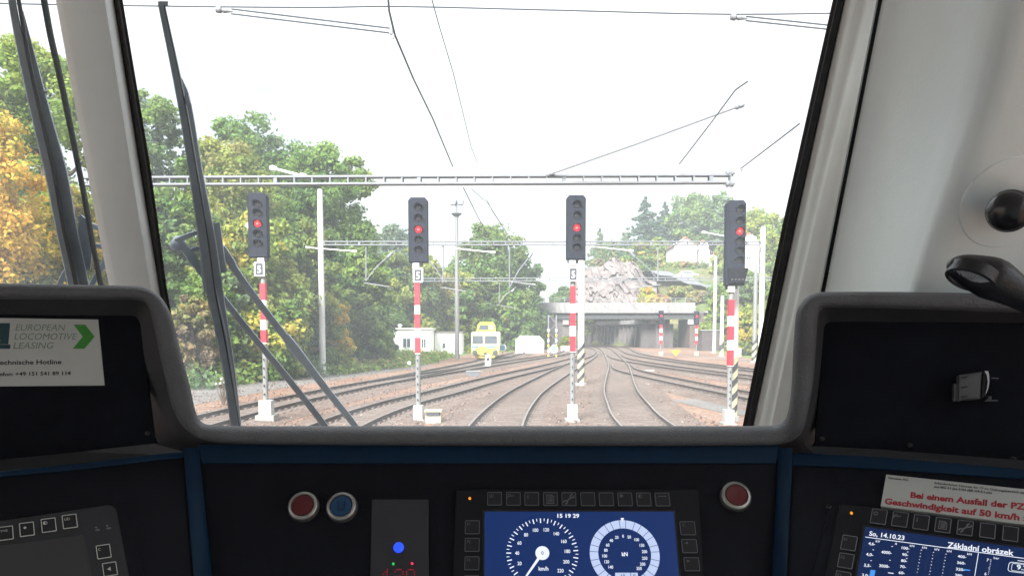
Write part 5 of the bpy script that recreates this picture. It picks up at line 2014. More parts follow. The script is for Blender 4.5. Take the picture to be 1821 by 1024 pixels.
# flat roofed hut
YH = 92.0
a, b = gnd(690, 632), at(766, 585, YH)
hut = thing("station_hut", ((at(728, 630, YH)).x, YH + 2, 0), "white flat roofed hut with two windows behind the second signal", "hut")
xa, xb = at(700, 600, YH).x, at(766, 600, YH).x
zt = zat(585.5, YH)
quadbox(xa, xb, YH, YH + 5, 0, zt).build("wall", M_render, hut)
quadbox(xa - .25, xb + .15, YH - .2, YH + 5.2, zt, zt + .16).build("roof", M_render, hut)
pane(hut, 716, 730.5, 601, 618.5, YH)
pane(hut, 749, 758, 602, 619, YH)
xl = at(688, 600, YH).x
quadbox(xl, xa - .003, YH + .6, YH + 4.4, 0, zt - .45).build("side_annex", mat("dull_render", (.42, .40, .38), rough=.9, var=.15, scale=2), hut)
quadbox(xl - .15, xa - .26, YH + .4, YH + 4.6, zt - .45, zt - .25).build("annex_roof", M_roofd, hut)
MB().lathe((at(707, 583, YH).x, YH + 2, zt + .16), (0, 0, 1), [(.16, 0), (.16, .25), (.30, .28), (.22, .42), (.02, .5)], n=12).build("roof_vent", M_swhite, hut)
YG = 96.0
sh = thing("white_shed", (at(797, 630, YG).x, YG + 2, 0), "smaller white shed with one tiny window between hut and floodlight mast", "shed")
xa, xb = at(773, 600, YG).x, at(821, 600, YG).x
zt = zat(591, YG)
quadbox(xa, xb, YG, YG + 4, 0, zt).build("wall", M_render, sh)
quadbox(xa - .1, xb + .2, YG - .2, YG + 4.2, zt, zt + .14).build("roof", M_roofd, sh)
pane(sh, 786, 793, 609, 620, YG, 0)
YT = 99.0
tk = thing("white_container", (at(942, 630, YT).x, YT + 1, 0), "large white container with cut off upper corners right of the yellow rail vehicle", "container")
pr = [(917, 631), (967, 631), (967.5, 606), (959, 597.5), (926, 597), (917, 605)]
MB().prism([at(x, y, YT) for x, y in pr], [at(x, y, YT) + Vector((0, 4, 0)) for x, y in pr]).build("body", M_swhite, tk)
for x in (928, 942, 956):
    q = at(x, 600, YT)
    MB().box((q.x, YT - .03, (zat(630, YT) + zat(600, YT)) / 2), (.06, .05, zat(600, YT) - zat(630, YT))).build("seam_rib", M_swhite, tk)
a, b = at(920, 629, YT), at(964, 632, YT)
quadbox(a.x, b.x, YT + .1, YT + 3.8, 0, max(.12, a.z)).build("skid", M_post, tk)
YT2 = 108
tk = thing("white_cabinet", (at(1007, 630, YT2).x, YT2 + .5, 0), "low white cabinet beside the left bridge abutment, left of the third signal mast", "cabinet")
a, b = at(998, 630, YT2), at(1018, 617, YT2)
quadbox(a.x, b.x, YT2, YT2 + 1.2, 0, b.z).build("body", M_swhite, tk)
quadbox(a.x - .06, b.x + .06, YT2 - .08, YT2 + 1.28, b.z, b.z + .08).build("lid", M_swhite, tk)

# yellow rail vehicle
YV = 74.0
vh = thing("rail_vehicle", (at(863, 640, YV).x, YV + 3.5, 0), "yellow and cream rail maintenance vehicle with a raised roof cab, parked on the siding", "rail vehicle")
vx = at(863, 640, YV).x
def V_(px, py, dy=0.0):
    return at(px, py, YV) + Vector((0, dy, 0))
prf = [(838, 616), (888, 616), (889, 592), (886, 589.5), (841, 589.5), (837.5, 592)]
MB().prism([V_(*q) for q in prf], [V_(*q, 7.0) for q in prf]).build("upper_body", M_vwh, vh)
prf = [(837.5, 616.4), (888.5, 616.4), (887, 629), (879, 636), (847, 636), (839, 629)]
MB().prism([V_(*q, -.12) for q in prf], [V_(*q, 7.0) for q in prf]).build("lower_body", M_vyel, vh)
prf = [(847, 589), (881, 589), (880, 578), (875, 572.5), (853, 572.5), (849, 577)]
MB().prism([V_(*q, .5) for q in prf], [V_(*q, 3.6) for q in prf]).build("roof_cab", M_vyel, vh)
prf = [(850.5, 586), (868, 586), (868, 577.5), (853.5, 577.5)]
MB().prism([V_(*q, .46) for q in prf], [V_(*q, .55) for q in prf]).build("roof_cab_window", M_win, vh)
prf = [(871, 586), (878, 586), (877, 578), (871, 577.5)]
MB().prism([V_(*q, .46) for q in prf], [V_(*q, .55) for q in prf]).build("roof_cab_window", M_vwh, vh)
for x0, x1 in ((841, 858), (863, 883)):
    prf = [(x0, 609.5), (x1, 609.5), (x1 - .6, 598), (x0 + .6, 598)]
    mb = MB().prism([V_(*q, -.03) for q in prf], [V_(*q, .06) for q in prf])
    f = mb.build("front_window", M_win, vh)
    prf = [(x0 - 1, 610.6), (x1 + 1, 610.6), (x1 + .4, 597), (x0 - .4, 597)]
    MB().prism([V_(*q, -.012) for q in prf], [V_(*q, .03) for q in prf]).build("window_rubber", M_blk, f)
for x0, x1 in ((838.5, 851), (864, 880)):
    prf = [(x0, 618.4), (x1, 618.4), (x1, 615), (x0, 615)]
    MB().prism([V_(*q, -.17) for q in prf], [V_(*q, -.10) for q in prf]).build("blue_stripe", M_vblue, vh)
for x in (845, 881):
    c = V_(x, 627, -.12)
    MB().lathe(c, (0, -1, 0), [(.12, 0), (.12, .45), (.26, .46), (.26, .52), (.02, .54)], n=18).build("buffer", M_blk, vh)
for x in (842.5, 884.5):
    MB().lathe(V_(x, 621, -.12), (0, -1, 0), [(.12, 0), (.12, .05), (.02, .07)], n=14).build("headlight", M_swhite, vh)
mb = MB()
pts = [(842, 622), (850, 630), (863, 633.5), (876, 630), (884, 622)]
for i in range(4):
    mb.bar(V_(*pts[i], -.16), V_(*pts[i + 1], -.16), .05, .16, up=(0, 1, 0))
mb.build("black_chevron", M_blk, vh)
MB().box((vx, YV - .3, V_(863, 629).z), (.25, .4, .3)).build("coupling_hook", M_blk, vh)
MB().box((vx, YV + 3.2, .55), (2.2, 6.0, .3)).build("underframe", M_blk, vh)
for dy in (1.2, 5.2):
    for s_ in (-.75, .75):
        MB().lathe((vx + s_ - .06, YV + dy, .66), (1, 0, 0), [(.42, 0), (.42, .12), (.36, .13), (.02, .13)], n=22).build("wheel", M_rail, vh)
for x in (850, 876):
    MB().tube([V_(x, 589, .2), V_(x, 584, .2)], .03, 6).build("antenna", M_blk, vh)

# round blue signs and posts
def disc_sign(px, py, base, label, r=.30):
    b = gnd(px, base)
    t = thing("round_sign", b, label, "sign", "round blue signs near the left tracks")
    z = zat(py, b.y)
    MB().tube([b, (b.x, b.y, z)], .035, 8).build("post", M_post, t)
    MB().lathe((b.x, b.y - .05, z), (0, -1, 0), [(r, 0), (r, .02), (.01, .021)], n=22).build("plate", M_swhite, t)
    MB().lathe((b.x, b.y - .073, z), (0, -1, 0), [(r * .75, 0), (r * .75, .01), (.01, .011)], n=22).build("blue_field", mat("sign_blue", (.16, .36, .60)), t)


disc_sign(894, 618, 638, "small round blue and white sign right beside the yellow rail vehicle", .38)
disc_sign(985, 620, 634, "round blue and white sign by the striped lattice mast", .45)


def lattice(px, base, top, label):
    b = gnd(px, base)
    t = thing("lattice_mast", b, label, "mast")
    zt = zat(top, b.y)
    h = .42
    for sx in (-h, h):
        for sy in (-.25, .25):
            MB().bar((b.x + sx, b.y + sy, 0), (b.x + sx, b.y + sy, zt), .11, .11).build("leg", M_gry, t)
            for i in range(6):
                MB().box((b.x + sx, b.y + sy, .2 + i * .55), (.15, .15, .27)).build("yellow_band", M_yel if i % 2 == 0 else M_swhite, t)
    mb = MB()
    n = int(zt / .8)
    for i in range(n):
        z = i * zt / n
        s_ = 1 if i % 2 else -1
        mb.bar((b.x - h * s_, b.y - .25, z), (b.x + h * s_, b.y - .25, z + zt / n), .05, .05)
    mb.build("lacing", M_gry, t)


lattice(982, 636, 560, "steel lattice mast with yellow banded legs at the left end of the bridge")

dw = gnd(868, 652)
t = thing("dwarf_post", dw, "short thick white marker post in front of the yellow rail vehicle", "post")
MB().box((dw.x, dw.y, zat(632, dw.y) / 2), (.46, .3, zat(632, dw.y))).build("post", M_swhite, t)
MB().box((dw.x, dw.y, .05), (.8, .6, .10)).build("plinth", M_conc, t)
MB().box((dw.x, dw.y, zat(632, dw.y) + .03), (.52, .36, .06)).build("cap", M_swhite, t)
MB().box((dw.x, dw.y - .17, zat(638, dw.y)), (.22, .05, .22)).build("lamp_window", M_lens, t)

db = gnd(842, 669)
t = thing("point_machine", db, "dark grey box lying between the left tracks", "box")
quadbox(db.x - .42, db.x + .42, db.y - .3, db.y + .3, 0, .30).build("case", mat("dark_case", (.09, .095, .105), rough=.6, var=.15, scale=5), t)
quadbox(db.x - .46, db.x + .46, db.y - .34, db.y + .34, .30, .36).build("lid", M_post, t)

db = gnd(771, 751)
t = thing("cable_cabinet", db, "small cream box with a dark lid at the foot of the second signal", "box")
quadbox(db.x - .24, db.x + .24, db.y - .2, db.y + .2, 0, .22).build("body", M_pyel, t)
quadbox(db.x - .20, db.x + .20, db.y - .21, db.y + .17, .222, .36).build("dark_front", M_blk, t)
quadbox(db.x - .27, db.x + .27, db.y - .24, db.y + .22, .362, .41).build("lid", M_pyel, t)

# yellow triangle and white boards at the right
tb = gnd(1202, 635)
t = thing("triangle_board", tb, "yellow triangular speed board between the two distant signals", "sign")
q = [(1191, 622), (1212, 622), (1202, 634)]
MB().prism([at(x, y, tb.y) for x, y in q], [at(x, y, tb.y) + Vector((0, .06, 0)) for x, y in q]).build("board", mat("faded_orange_yellow", (.36, .19, .03), rough=.6), t)
MB().bar((tb.x, tb.y + .09, 0), (tb.x, tb.y + .09, zat(624, tb.y)), .06, .05).build("stake", M_post, t)
wb = gnd(1312, 637)
t = thing("white_board", wb, "upright white board right of the striped mast foot near the grass", "board")
a, b = at(1307, 634, wb.y), at(1318, 619, wb.y)
quadbox(a.x, b.x, wb.y, wb.y + .08, a.z, b.z).build("board", M_swhite, t)
MB().bar((wb.x, wb.y + .12, 0), (wb.x, wb.y + .12, b.z - .2), .07, .06).build("stake", M_post, t)
for px, py, wpx, lab in ((1158, 684, 30, "white plank lying beside the S shaped track, nearest of the three"), (1152, 659, 20, "white plank lying between the crossing tracks, farther off"), (1274, 657, 16, "white plank lying near the outer right tracks")):
    b = gnd(px, py)
    w_ = wpx * b.y / F
    t = thing("marker_plank", b, lab, "plank", "white planks lying between the tracks")
    quadbox(b.x - w_ / 2, b.x + w_ / 2, b.y - .35, b.y + .05, .0, .06).build("board", M_swhite, t)
    for s_ in (-1, 1):
        quadbox(b.x + s_ * w_ * .3 - .05, b.x + s_ * w_ * .3 + .05, b.y - .32, b.y + .02, .06, .09).build("clamp", M_post, t)

# little deflector lamp near second signal
lb = gnd(733, 669)
t = thing("ground_lamp", lb, "small white point lamp on a thin post left of the second signal mast", "lamp")
MB().tube([lb, (lb.x, lb.y, .7)], .04, 8).build("post", M_post, t)
MB().lathe((lb.x - .2, lb.y - .1, .85), (.4, -1, .1), [(.06, 0), (.10, .04), (.11, .14), (.02, .15)], n=16).build("lamp_body", M_swhite, t, smooth=True, angle=40)

# ---- bridge
YB = 126.0
br = thing("road_bridge", (17, YB + 4, 0), "road bridge with pale parapet and dark steel girder over the tracks", "bridge")
x0, x1 = at(950, 550, YB).x, at(1236, 550, YB).x
zg0, zg1, zs1, zp1 = zat(566, YB), zat(556.5, YB), zat(553, YB), zat(538, YB)
xg0 = at(990, 550, YB).x
quadbox(xg0, x1, YB, YB + 9, zg0, zg1).build("girder", M_girder, br)
for i in range(15):
    xx = xg0 + (x1 - xg0) * (i + .5) / 15
    MB().box((xx, YB - .05, (zg0 + zg1) / 2), (.12, .10, zg1 - zg0)).build("girder_stiffener", M_girder, br)
quadbox(xg0 - .2, x1, YB - .25, YB - .003, zg0 - .10, zg0 + .06).build("girder_flange", M_girder, br)
quadbox(x0 - 3, x1 + .3, YB - .5, YB + 9.5, zg1, zs1).build("deck_slab", M_parapet, br)
n = 16
for i in range(n):
    xa = x0 + (x1 - x0) * i / n
    xb = x0 + (x1 - x0) * (i + 1) / n
    quadbox(xa + .05, xb - .05, YB - .40, YB - .30, zs1 + .03, zp1).build("parapet_panel", M_parapet, br)
    MB().box((xa, YB - .34, (zs1 + zp1 + .7) / 2), (.09, .14, zp1 + .7 - zs1)).build("railing_post", M_post, br)
MB().bar((x0, YB - .34, zp1 + .70), (x1, YB - .34, zp1 + .70), .08, .08).build("handrail", M_post, br)
MB().bar((x0, YB - .34, zp1 + .35), (x1, YB - .34, zp1 + .35), .05, .05).build("midrail", M_post, br)
xa, xb = at(984, 600, YB).x, at(1014, 600, YB).x
MB().prism([Vector((xa - 6, YB + .3, 0)), Vector((xb, YB + .3, 0)), Vector((xb, YB + 9, 0)), Vector((xa - 6, YB + 9, 0))],
           [Vector((xa - 6, YB + .4, zg1 - .01)), Vector((xb, YB + .4, zg0 - .11)), Vector((xb, YB + 9, zg0 - .11)), Vector((xa - 6, YB + 9, zg1 - .01))]).build("abutment", M_stone, br)
MB().box((at(1006, 573, YB).x, YB + .2, zat(573, YB)), (1.0, .5, .8)).build("bearing_block", M_conc, br)
xa, xb = at(1227, 600, YB).x, at(1249, 600, YB).x
quadbox(xa, xb, YB + .2, YB + 9, 0, zg0 - .11).build("pier", M_brick, br)
xc = at(1202, 600, YB).x
quadbox(xc - 2.2, xc - .2, YB + 4, YB + 9, 0, zg0 - .11).build("pier", M_stone, br)
MB().box((at(1228, 572, YB).x, YB + .1, zat(572, YB)), (.8, .4, .8)).build("bearing_block", M_swhite, br)
quadbox(xb + .003, at(1345, 600, YB).x, YB + 1, YB + 8.5, 0, zs1 - .3).build("wing_wall", M_brick, br)
quadbox(xb + .3, at(1345, 600, YB).x, YB - .2, YB + 9, zs1 - .28, zs1).build("approach_slab", M_conc, br)

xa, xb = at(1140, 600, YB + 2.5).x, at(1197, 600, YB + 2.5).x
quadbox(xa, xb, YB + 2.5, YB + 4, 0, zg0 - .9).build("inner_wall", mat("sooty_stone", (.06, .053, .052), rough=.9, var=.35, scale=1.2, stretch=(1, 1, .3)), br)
# dark building / wall right of the pier
t = thing("brick_outbuilding", (at(1262, 600, 110).x, 112, 0), "low dark brick outbuilding overgrown at the top, right of the bridge pier", "outbuilding")
a, b = at(1248, 627, 110), at(1281, 588, 110)
quadbox(a.x, b.x, 110, 114, 0, b.z).build("wall", mat("sooty_brick", (.06, .048, .047), rough=.9, var=.25, scale=2), t)
quadbox(a.x - .15, b.x + .15, 109.8, 114.2, b.z, b.z + .15).build("coping", M_conc, t)

# ribbed retaining wall beyond the bridge
rw = thing("retaining_wall", (21, 150, 0), "long ribbed stone retaining wall seen under the bridge", "wall")
A_, B_ = Vector((24.2, YB + 2, 0)), Vector((16.0, 188, 0))
d = (B_ - A_).normalized()
nn = Vector((-d.y, d.x, 0))
if nn.x > 0:
    nn = -nn
L_ = (B_ - A_).length
hz = 4.6
MB().prism([A_, B_, B_ - nn * 1.5, A_ - nn * 1.5], [A_ + Vector((0, 0, hz)), B_ + Vector((0, 0, hz)), B_ - nn * 1.5 + Vector((0, 0, hz)), A_ - nn * 1.5 + Vector((0, 0, hz))]).build("wall_face", M_stone, rw)
for i in range(22):
    p = A_ + d * (L_ * (i + .5) / 22)
    q0, q1 = p - d * .45, p + d * .45
    MB().prism([q0 + nn * .003, q1 + nn * .003, q1 + nn * .75, q0 + nn * .75], [q0 + nn * .003 + Vector((0, 0, hz - .9)), q1 + nn * .003 + Vector((0, 0, hz - .9)), q1 + nn * .45 + Vector((0, 0, hz - .9)), q0 + nn * .45 + Vector((0, 0, hz - .9))]).build("buttress", M_stone, rw)
MB().prism([A_ + nn * .9 + Vector((0, 0, hz - .5)), B_ + nn * .9 + Vector((0, 0, hz - .5)), B_ - nn * 1.6 + Vector((0, 0, hz - .5)), A_ - nn * 1.6 + Vector((0, 0, hz - .5))][::-1],
           [A_ + nn * .9 + Vector((0, 0, hz + .25)), B_ + nn * .9 + Vector((0, 0, hz + .25)), B_ - nn * 1.6 + Vector((0, 0, hz + .25)), A_ - nn * 1.6 + Vector((0, 0, hz + .25))][::-1]).build("coping", M_parapet, rw)

# rock face above: fractured blocks pushed in and out
rng = np.random.default_rng(5)
seeds = rng.uniform(0, 1, (260, 2)) * np.array([1, .62])
sdep = rng.uniform(-.7, .7, 260)
stl = rng.normal(size=(260, 2)) * 5
nu, nv = 120, 60
rows = []
for j in range(nv):
    v = j / (nv - 1)
    row = []
    for i in range(nu):
        u = i / (nu - 1)
        q = np.array([u + .16 * v, v * .62 - u * .05])          # leaning strata
        d = ((seeds - q) ** 2 * np.array([2.2, 1.0])).sum(1)
        k = int(d.argmin())
        dep = sdep[k] + float(stl[k] @ (q - seeds[k])) * 1.6
        px = 1018 + 150 * u
        yt = 466 + 5 * math.sin(u * 9) + 4 * math.sin(u * 23) + 42 * (u - .62) ** 2 + 10 * max(0, .25 - u) + 110 * max(0, u - .72)
        py = 556 + (yt - 556) * v
        Yd = 142 + 17 * v ** 1.25 + dep + 4 * (1 - u)
        row.append(at(px, py, max(Yd, YB + 10.5)))
    rows.append(row)
back = [[p + Vector((2, 8, -2)) for p in rows[-1]]]
o = MB().loft(rows + back).build("rock_face", M_rock, None, loc=at(1080, 550, 150), smooth=False)
tag(o, "steep pinkish grey rock face above the bridge parapet", "cliff")

# road climbing to the houses
pts = path_interp([(26, 184, 0), (28.2, 174, 0), (32, 160, 0), (38, 147, 0), (46, 139, 0), (62, 134, 0)], 40)
rows = []
for i in range(40):
    p = pts[i]
    dd = pts[min(i + 1, 39)] - pts[max(i - 1, 0)]
    dd = dd / np.linalg.norm(dd)
    s_ = np.array([-dd[1], dd[0], 0])
    zc = max(float(terrain(p[0] + a * s_[0], p[1] + a * s_[1])) for a in (-3, -1.5, 0, 1.5, 3)) + .25
    rows.append([Vector((p[0] + a * s_[0], p[1] + a * s_[1], zc)) for a in (-2.2, 2.2)])
o = MB().loft(rows).build("road", M_road)
tag(o, kind='structure')


def gable_house(px0, px1, eave_py, ridge_py, base_py, Y, depth, label, roofm, wins, name="house"):
    a, b = at(px0, base_py, Y), at(px1, eave_py, Y)
    t = thing(name, ((a.x + b.x) / 2, Y + depth / 2, a.z), label, "house")
    xa, xb, z0, z1, zr_ = a.x, b.x, a.z - 3, b.z, zat(ridge_py, Y)
    xm = (xa + xb) / 2
    # gable facing the tracks
    prf = [Vector((xa, Y, z0)), Vector((xb, Y, z0)), Vector((xb, Y, z1)), Vector((xm + .8, Y, zr_ - .15)), Vector((xm - .8, Y, zr_ - .15)), Vector((xa, Y, z1))]
    MB().prism(prf, [p + Vector((0, depth, 0)) for p in prf]).build("wall", M_render, t)
    for s_, xe in ((-1, xa), (1, xb)):
        e = Vector((xe + s_ * .4, Y - .35, z1 - .2))
        r_ = Vector((xm, Y - .35, zr_ + .05))
        up = Vector((0, 0, .16))
        lo = [e, r_, r_ + up, e + up]
        MB().prism(lo, [p + Vector((0, depth + .7, 0)) for p in lo]).build("roof", roofm, t)
    quadbox(xm + .4, xm + 1.1, Y + depth * .5, Y + depth * .5 + .7, zr_ - .6, zr_ + 1.0).build("chimney", M_tile, t)
    for w_ in wins:
        pane(t, *w_, Y)
    return t


gable_house(1199, 1239, 436, 424, 488, 172, 9, "white gabled house with a reddish roof on the hill above the bridge", M_paletile, ((1208, 1214, 446, 458), (1223, 1229, 446, 458), (1208, 1214, 466, 478), (1223, 1229, 466, 478)))
gable_house(1241, 1262, 449, 431, 490, 176, 8, "lower white house with a dark roof joined on the right of the gabled house", M_roofd, ((1247, 1252, 458, 468),))
gable_house(1322, 1350, 440, 419, 478, 140, 8, "white gabled house with a blue window band right of the tallest signal", M_render, ((1326, 1336, 456, 462),))
gable_house(1262, 1284, 462, 452, 494, 182, 8, "pale low house between the dark roofed house and the tallest signal", M_tile, ((1268, 1273, 470, 480),))
gable_house(792, 806, 492, 476, 508, 190, 7, "distant white house with a red roof peeping between trees left of the floodlight mast", M_tile, ((796, 800, 494, 500),))

car = thing("parked_car", at(1222, 495, 158), "small white car parked on the road below the gabled house", "car")
c = at(1222, 495, 158)
cz = tz(c.x, 158) if tz(c.x, 158) > c.z - 2 else c.z
cz = c.z
prf = [(-2.1, .3), (2.1, .3), (2.15, .8), (1.3, .95), (.7, 1.42), (-1.0, 1.45), (-1.8, .95), (-2.15, .85)]
MB().prism([Vector((c.x + a, 157.2, cz + z)) for a, z in prf], [Vector((c.x + a, 158.9, cz + z)) for a, z in prf]).build("body", M_swhite, car)
prf = [(-1.5, .98), (1.15, .98), (.65, 1.36), (-.95, 1.38)]
MB().prism([Vector((c.x + a, 157.16, cz + z)) for a, z in prf], [Vector((c.x + a, 157.3, cz + z)) for a, z in prf]).build("side_window", M_win, car)
for dx in (-1.35, 1.35):
    MB().lathe((c.x + dx, 157.1, cz + .32), (0, 1, 0), [(.02, 0), (.32, .01), (.32, .2), (.02, .21)], n=16).build("wheel", M_blk, car)

# ------------------------------------------------------------------ vegetation
def leaf_material():
    m = bpy.data.materials.new("foliage")
    m.use_nodes = True
    t = m.node_tree
    b = t.nodes['Principled BSDF']
    b.inputs['Roughness'].default_value = .62
    b.inputs['Specular IOR Level'].default_value = .25
    at_ = t.nodes.new('ShaderNodeAttribute')
    at_.attribute_name = "leaf"
    tr = t.nodes.new('ShaderNodeBsdfTranslucent')
    mxs = t.nodes.new('ShaderNodeMixShader')
    mxs.inputs['Fac'].default_value = .5
    t.links.new(at_.outputs['Color'], b.inputs['Base Color'])
    t.links.new(at_.outputs['Color'], tr.inputs['Color'])
    t.links.new(b.outputs[0], mxs.inputs[1])
    t.links.new(tr.outputs[0], mxs.inputs[2])
    t.links.new(mxs.outputs[0], t.nodes['Material Output'].inputs['Surface'])
    return m


M_leaf = leaf_material()
M_bark = mat("tree_bark", (0.10, 0.078, 0.060), rough=.9, var=.3, scale=3, bump=.6, bscale=12)
C = {'green': (.105, .185, .036), 'dark': (.065, .130, .038), 'lime': (.180, .260, .046), 'yellow': (.56, .42, .06), 'orange': (.54, .32, .05), 'olive': (.175, .205, .050),
     'ygreen': (.260, .290, .052), 'brown': (.21, .155, .105), 'grey': (.125, .175, .100), 'conifer': (.065, .118, .075), 'rust': (.29, .21, .075), 'blue': (.095, .145, .108)}


def leaf_mesh(name, cen, nrm, size, col, rng):
    n = len(cen)
    t1 = np.cross(nrm, rng.normal(size=(n, 3)))
    t1 /= np.linalg.norm(t1, axis=1, keepdims=True) + 1e-9
    t2 = np.cross(nrm, t1)
    s = size[:, None]
    V = np.empty((n, 4, 3), np.float32)
    V[:, 0] = cen + t1 * s
    V[:, 1] = cen + t2 * s * .62 + nrm * s * .12
    V[:, 2] = cen - t1 * s
    V[:, 3] = cen - t2 * s * .62 + nrm * s * .12
    me = bpy.data.meshes.new(name)
    me.vertices.add(n * 4)
    me.vertices.foreach_set('co', V.reshape(-1))
    me.loops.add(n * 4)
    me.loops.foreach_set('vertex_index', np.arange(n * 4, dtype=np.int32))
    me.polygons.add(n)
    me.polygons.foreach_set('loop_start', np.arange(0, n * 4, 4, dtype=np.int32))
    me.update()
    ca = me.color_attributes.new('leaf', 'FLOAT_COLOR', 'POINT')
    c4 = np.ones((n, 4, 4), np.float32)
    c4[:, :, :3] = col[:, None, :]
    ca.data.foreach_set('color', c4.reshape(-1))
    me.materials.append(M_leaf)
    me.validate()
    return me


def clumps_to_leaves(cc, cr, ccol, per, lsize, rng, flat=.8, up=.35):
    """cc centres, cr radii: leaves on and in every clump"""
    n = len(cc)
    idx = np.repeat(np.arange(n), per)
    d = rng.normal(size=(len(idx), 3))
    d /= np.linalg.norm(d, axis=1, keepdims=True)
    rad = cr[idx] * (1 - rng.normal(size=len(idx)) * .30).clip(.05, 1.5)
    p = cc[idx] + d * rad[:, None] * np.array([1, 1, flat])
    nr = d + rng.normal(size=d.shape) * .55 + np.array([0, 0, up])
    nr /= np.linalg.norm(nr, axis=1, keepdims=True)
    col = ccol[idx] * (1 + rng.normal(size=(len(idx), 1)) * .17).clip(.5, 1.6) * (1 + rng.normal(size=(len(idx), 3)) * .05)
    return p, nr, lsize * rng.uniform(.65, 1.35, len(idx)), col.clip(.004, .8)


def pal(names, n, rng, w=None):
    cs = np.array([C[k] for k in names])
    w = np.array(w if w else [1] * len(names), float)
    i = rng.choice(len(names), n, p=w / w.sum())
    j = rng.choice(len(names), n, p=w / w.sum())
    f = rng.uniform(0, .45, (n, 1))
    return (cs[i] * (1 - f) + cs[j] * f) * 1.12


def link_part(name, me, parent, m=None):
    o = bpy.data.objects.new(name, me)
    COL.objects.link(o)
    o.parent = parent
    ORG[o.name] = ORG[parent.name]
    return o


TREE_N = [0]


def tree(px, Y, top_py, wpx, names, label, kind='round', low=.12, w=None, name="tree", leaves=9000, group=None, dens=1.0, cat="tree", basez=None):
    TREE_N[0] += 1
    rng = np.random.default_rng(100 + TREE_N[0])
    c = at(px, 500, Y)
    z0 = tz(c.x, Y) if basez is None else basez
    H = zat(top_py, Y) - z0
    Wd = wpx * Y / F
    loc = Vector((c.x, Y, z0))
    t = thing(name, loc, label, cat, group)
    ls = .062 + .0018 * Y
    leaves = int(leaves * 1.4)
    if kind == 'conifer':
        tiers = 26
        cc, cr, cv = [], [], []
        for k in range(tiers):
            f = k / (tiers - 1)
            z = H * (.10 + .90 * f)
            rr = Wd / 2 * (1 - f) ** .85 * rng.uniform(.75, 1.15) + .15
            for q in range(max(3, int(10 * (1 - f) + 3))):
                a = rng.uniform(0, 6.283)
                for s_ in np.linspace(.25, 1, 4):
                    cc.append((math.cos(a) * rr * s_, math.sin(a) * rr * s_, z - rr * s_ * .34 + rng.normal() * .1))
                    cr.append(.16 * (rr * .5 + .8) * (1.25 - .5 * s_))
        cc, cr = np.array(cc), np.array(cr)
        ccol = pal(names, len(cc), rng, w)
        per = max(5, int(leaves / len(cc)))
        p, nr, sz, col = clumps_to_leaves(cc, cr, ccol, per, ls * .8, rng, .55, .5)
        trunk = [(0, 0, -.3), (0, 0, H * .5), (0, 0, H * .97)]
        trad = [.018 * H, .011 * H, .02]
    else:
        # a few big boughs, each carrying leaf clumps of uneven size
        nb = 26 if kind == 'round' else 14
        cc, cr, bid = [], [], []
        boughs = []
        for k in range(nb):
            f = (k + rng.uniform(.1, .9)) / nb
            prof = (math.sin(math.pi * min(1, (.14 + .82 * f)) ** .95) ** .5) if kind == 'round' else (1 - f * .72)
            a = k * 2.4 + rng.uniform(-.5, .5)
            rr = Wd / 2 * prof * rng.uniform(.30, .80)
            zc = H * (low + (1 - low) * (.08 + .80 * f))
            boughs.append((math.cos(a) * rr, math.sin(a) * rr, zc, Wd * rng.uniform(.13, .23) * (.6 + .4 * prof)))
        boughs.append((rng.normal() * .04 * Wd, 0, H * (.93 - .05), Wd * .17))
        for bi, (x, y, z, br_) in enumerate(boughs):
            m = int(10 * dens)
            for q in range(m):
                d = rng.normal(size=3)
                d /= np.linalg.norm(d)
                rq_ = br_ * rng.uniform(.55, 1.0)
                pz = z + d[2] * rq_ * .95
                if pz > H * .985:
                    pz = H * rng.uniform(.93, .985)
                cc.append((x + d[0] * rq_, y + d[1] * rq_, max(pz, .15)))
                cr.append(br_ * rng.uniform(.24, .46))
                bid.append(bi)
        cc, cr, bid = np.array(cc), np.array(cr), np.array(bid)
        bc = pal(names, nb + 1, rng, w)
        own = pal(names, len(cc), rng, w)
        ccol = bc[bid] * .6 + own * .4
        per = max(8, int(leaves / len(cc)))
        p, nr, sz, col = clumps_to_leaves(cc, cr, ccol, per, ls, rng)
        lean = rng.normal(size=2) * .02 * H
        trunk = [(0, 0, -.4), (lean[0] * .4, lean[1] * .4, H * low * .8 + .4), (lean[0], lean[1], H * .55), (lean[0] * .8, lean[1], H * .86)]
        rb = .020 * H + .03
        trad = [rb * 1.25, rb, rb * .6, rb * .15]
    me = leaf_mesh("crown", p, nr, sz, col, rng)
    mb = MB()
    mb.tube([Vector(q) + loc for q in trunk], trad, 9)
    tr = mb.build("trunk", M_bark, t, smooth=True)
    if kind != 'conifer':
        for bi in range(0, len(boughs), 4):
            x, y, z, br_ = boughs[bi]
            st_ = Vector((trunk[1][0], trunk[1][1], min(z * .75, H * .7)))
            b2 = MB().tube([st_ + loc, (st_ + Vector((x, y, z))) / 2 + Vector((0, 0, -.03 * H)) + loc, Vector((x, y, z)) + loc], [rb * .5, rb * .33, rb * .1], 6)
            b2.build("limb", M_bark, tr, smooth=True)
    link_part("crown", me, t)
    return t


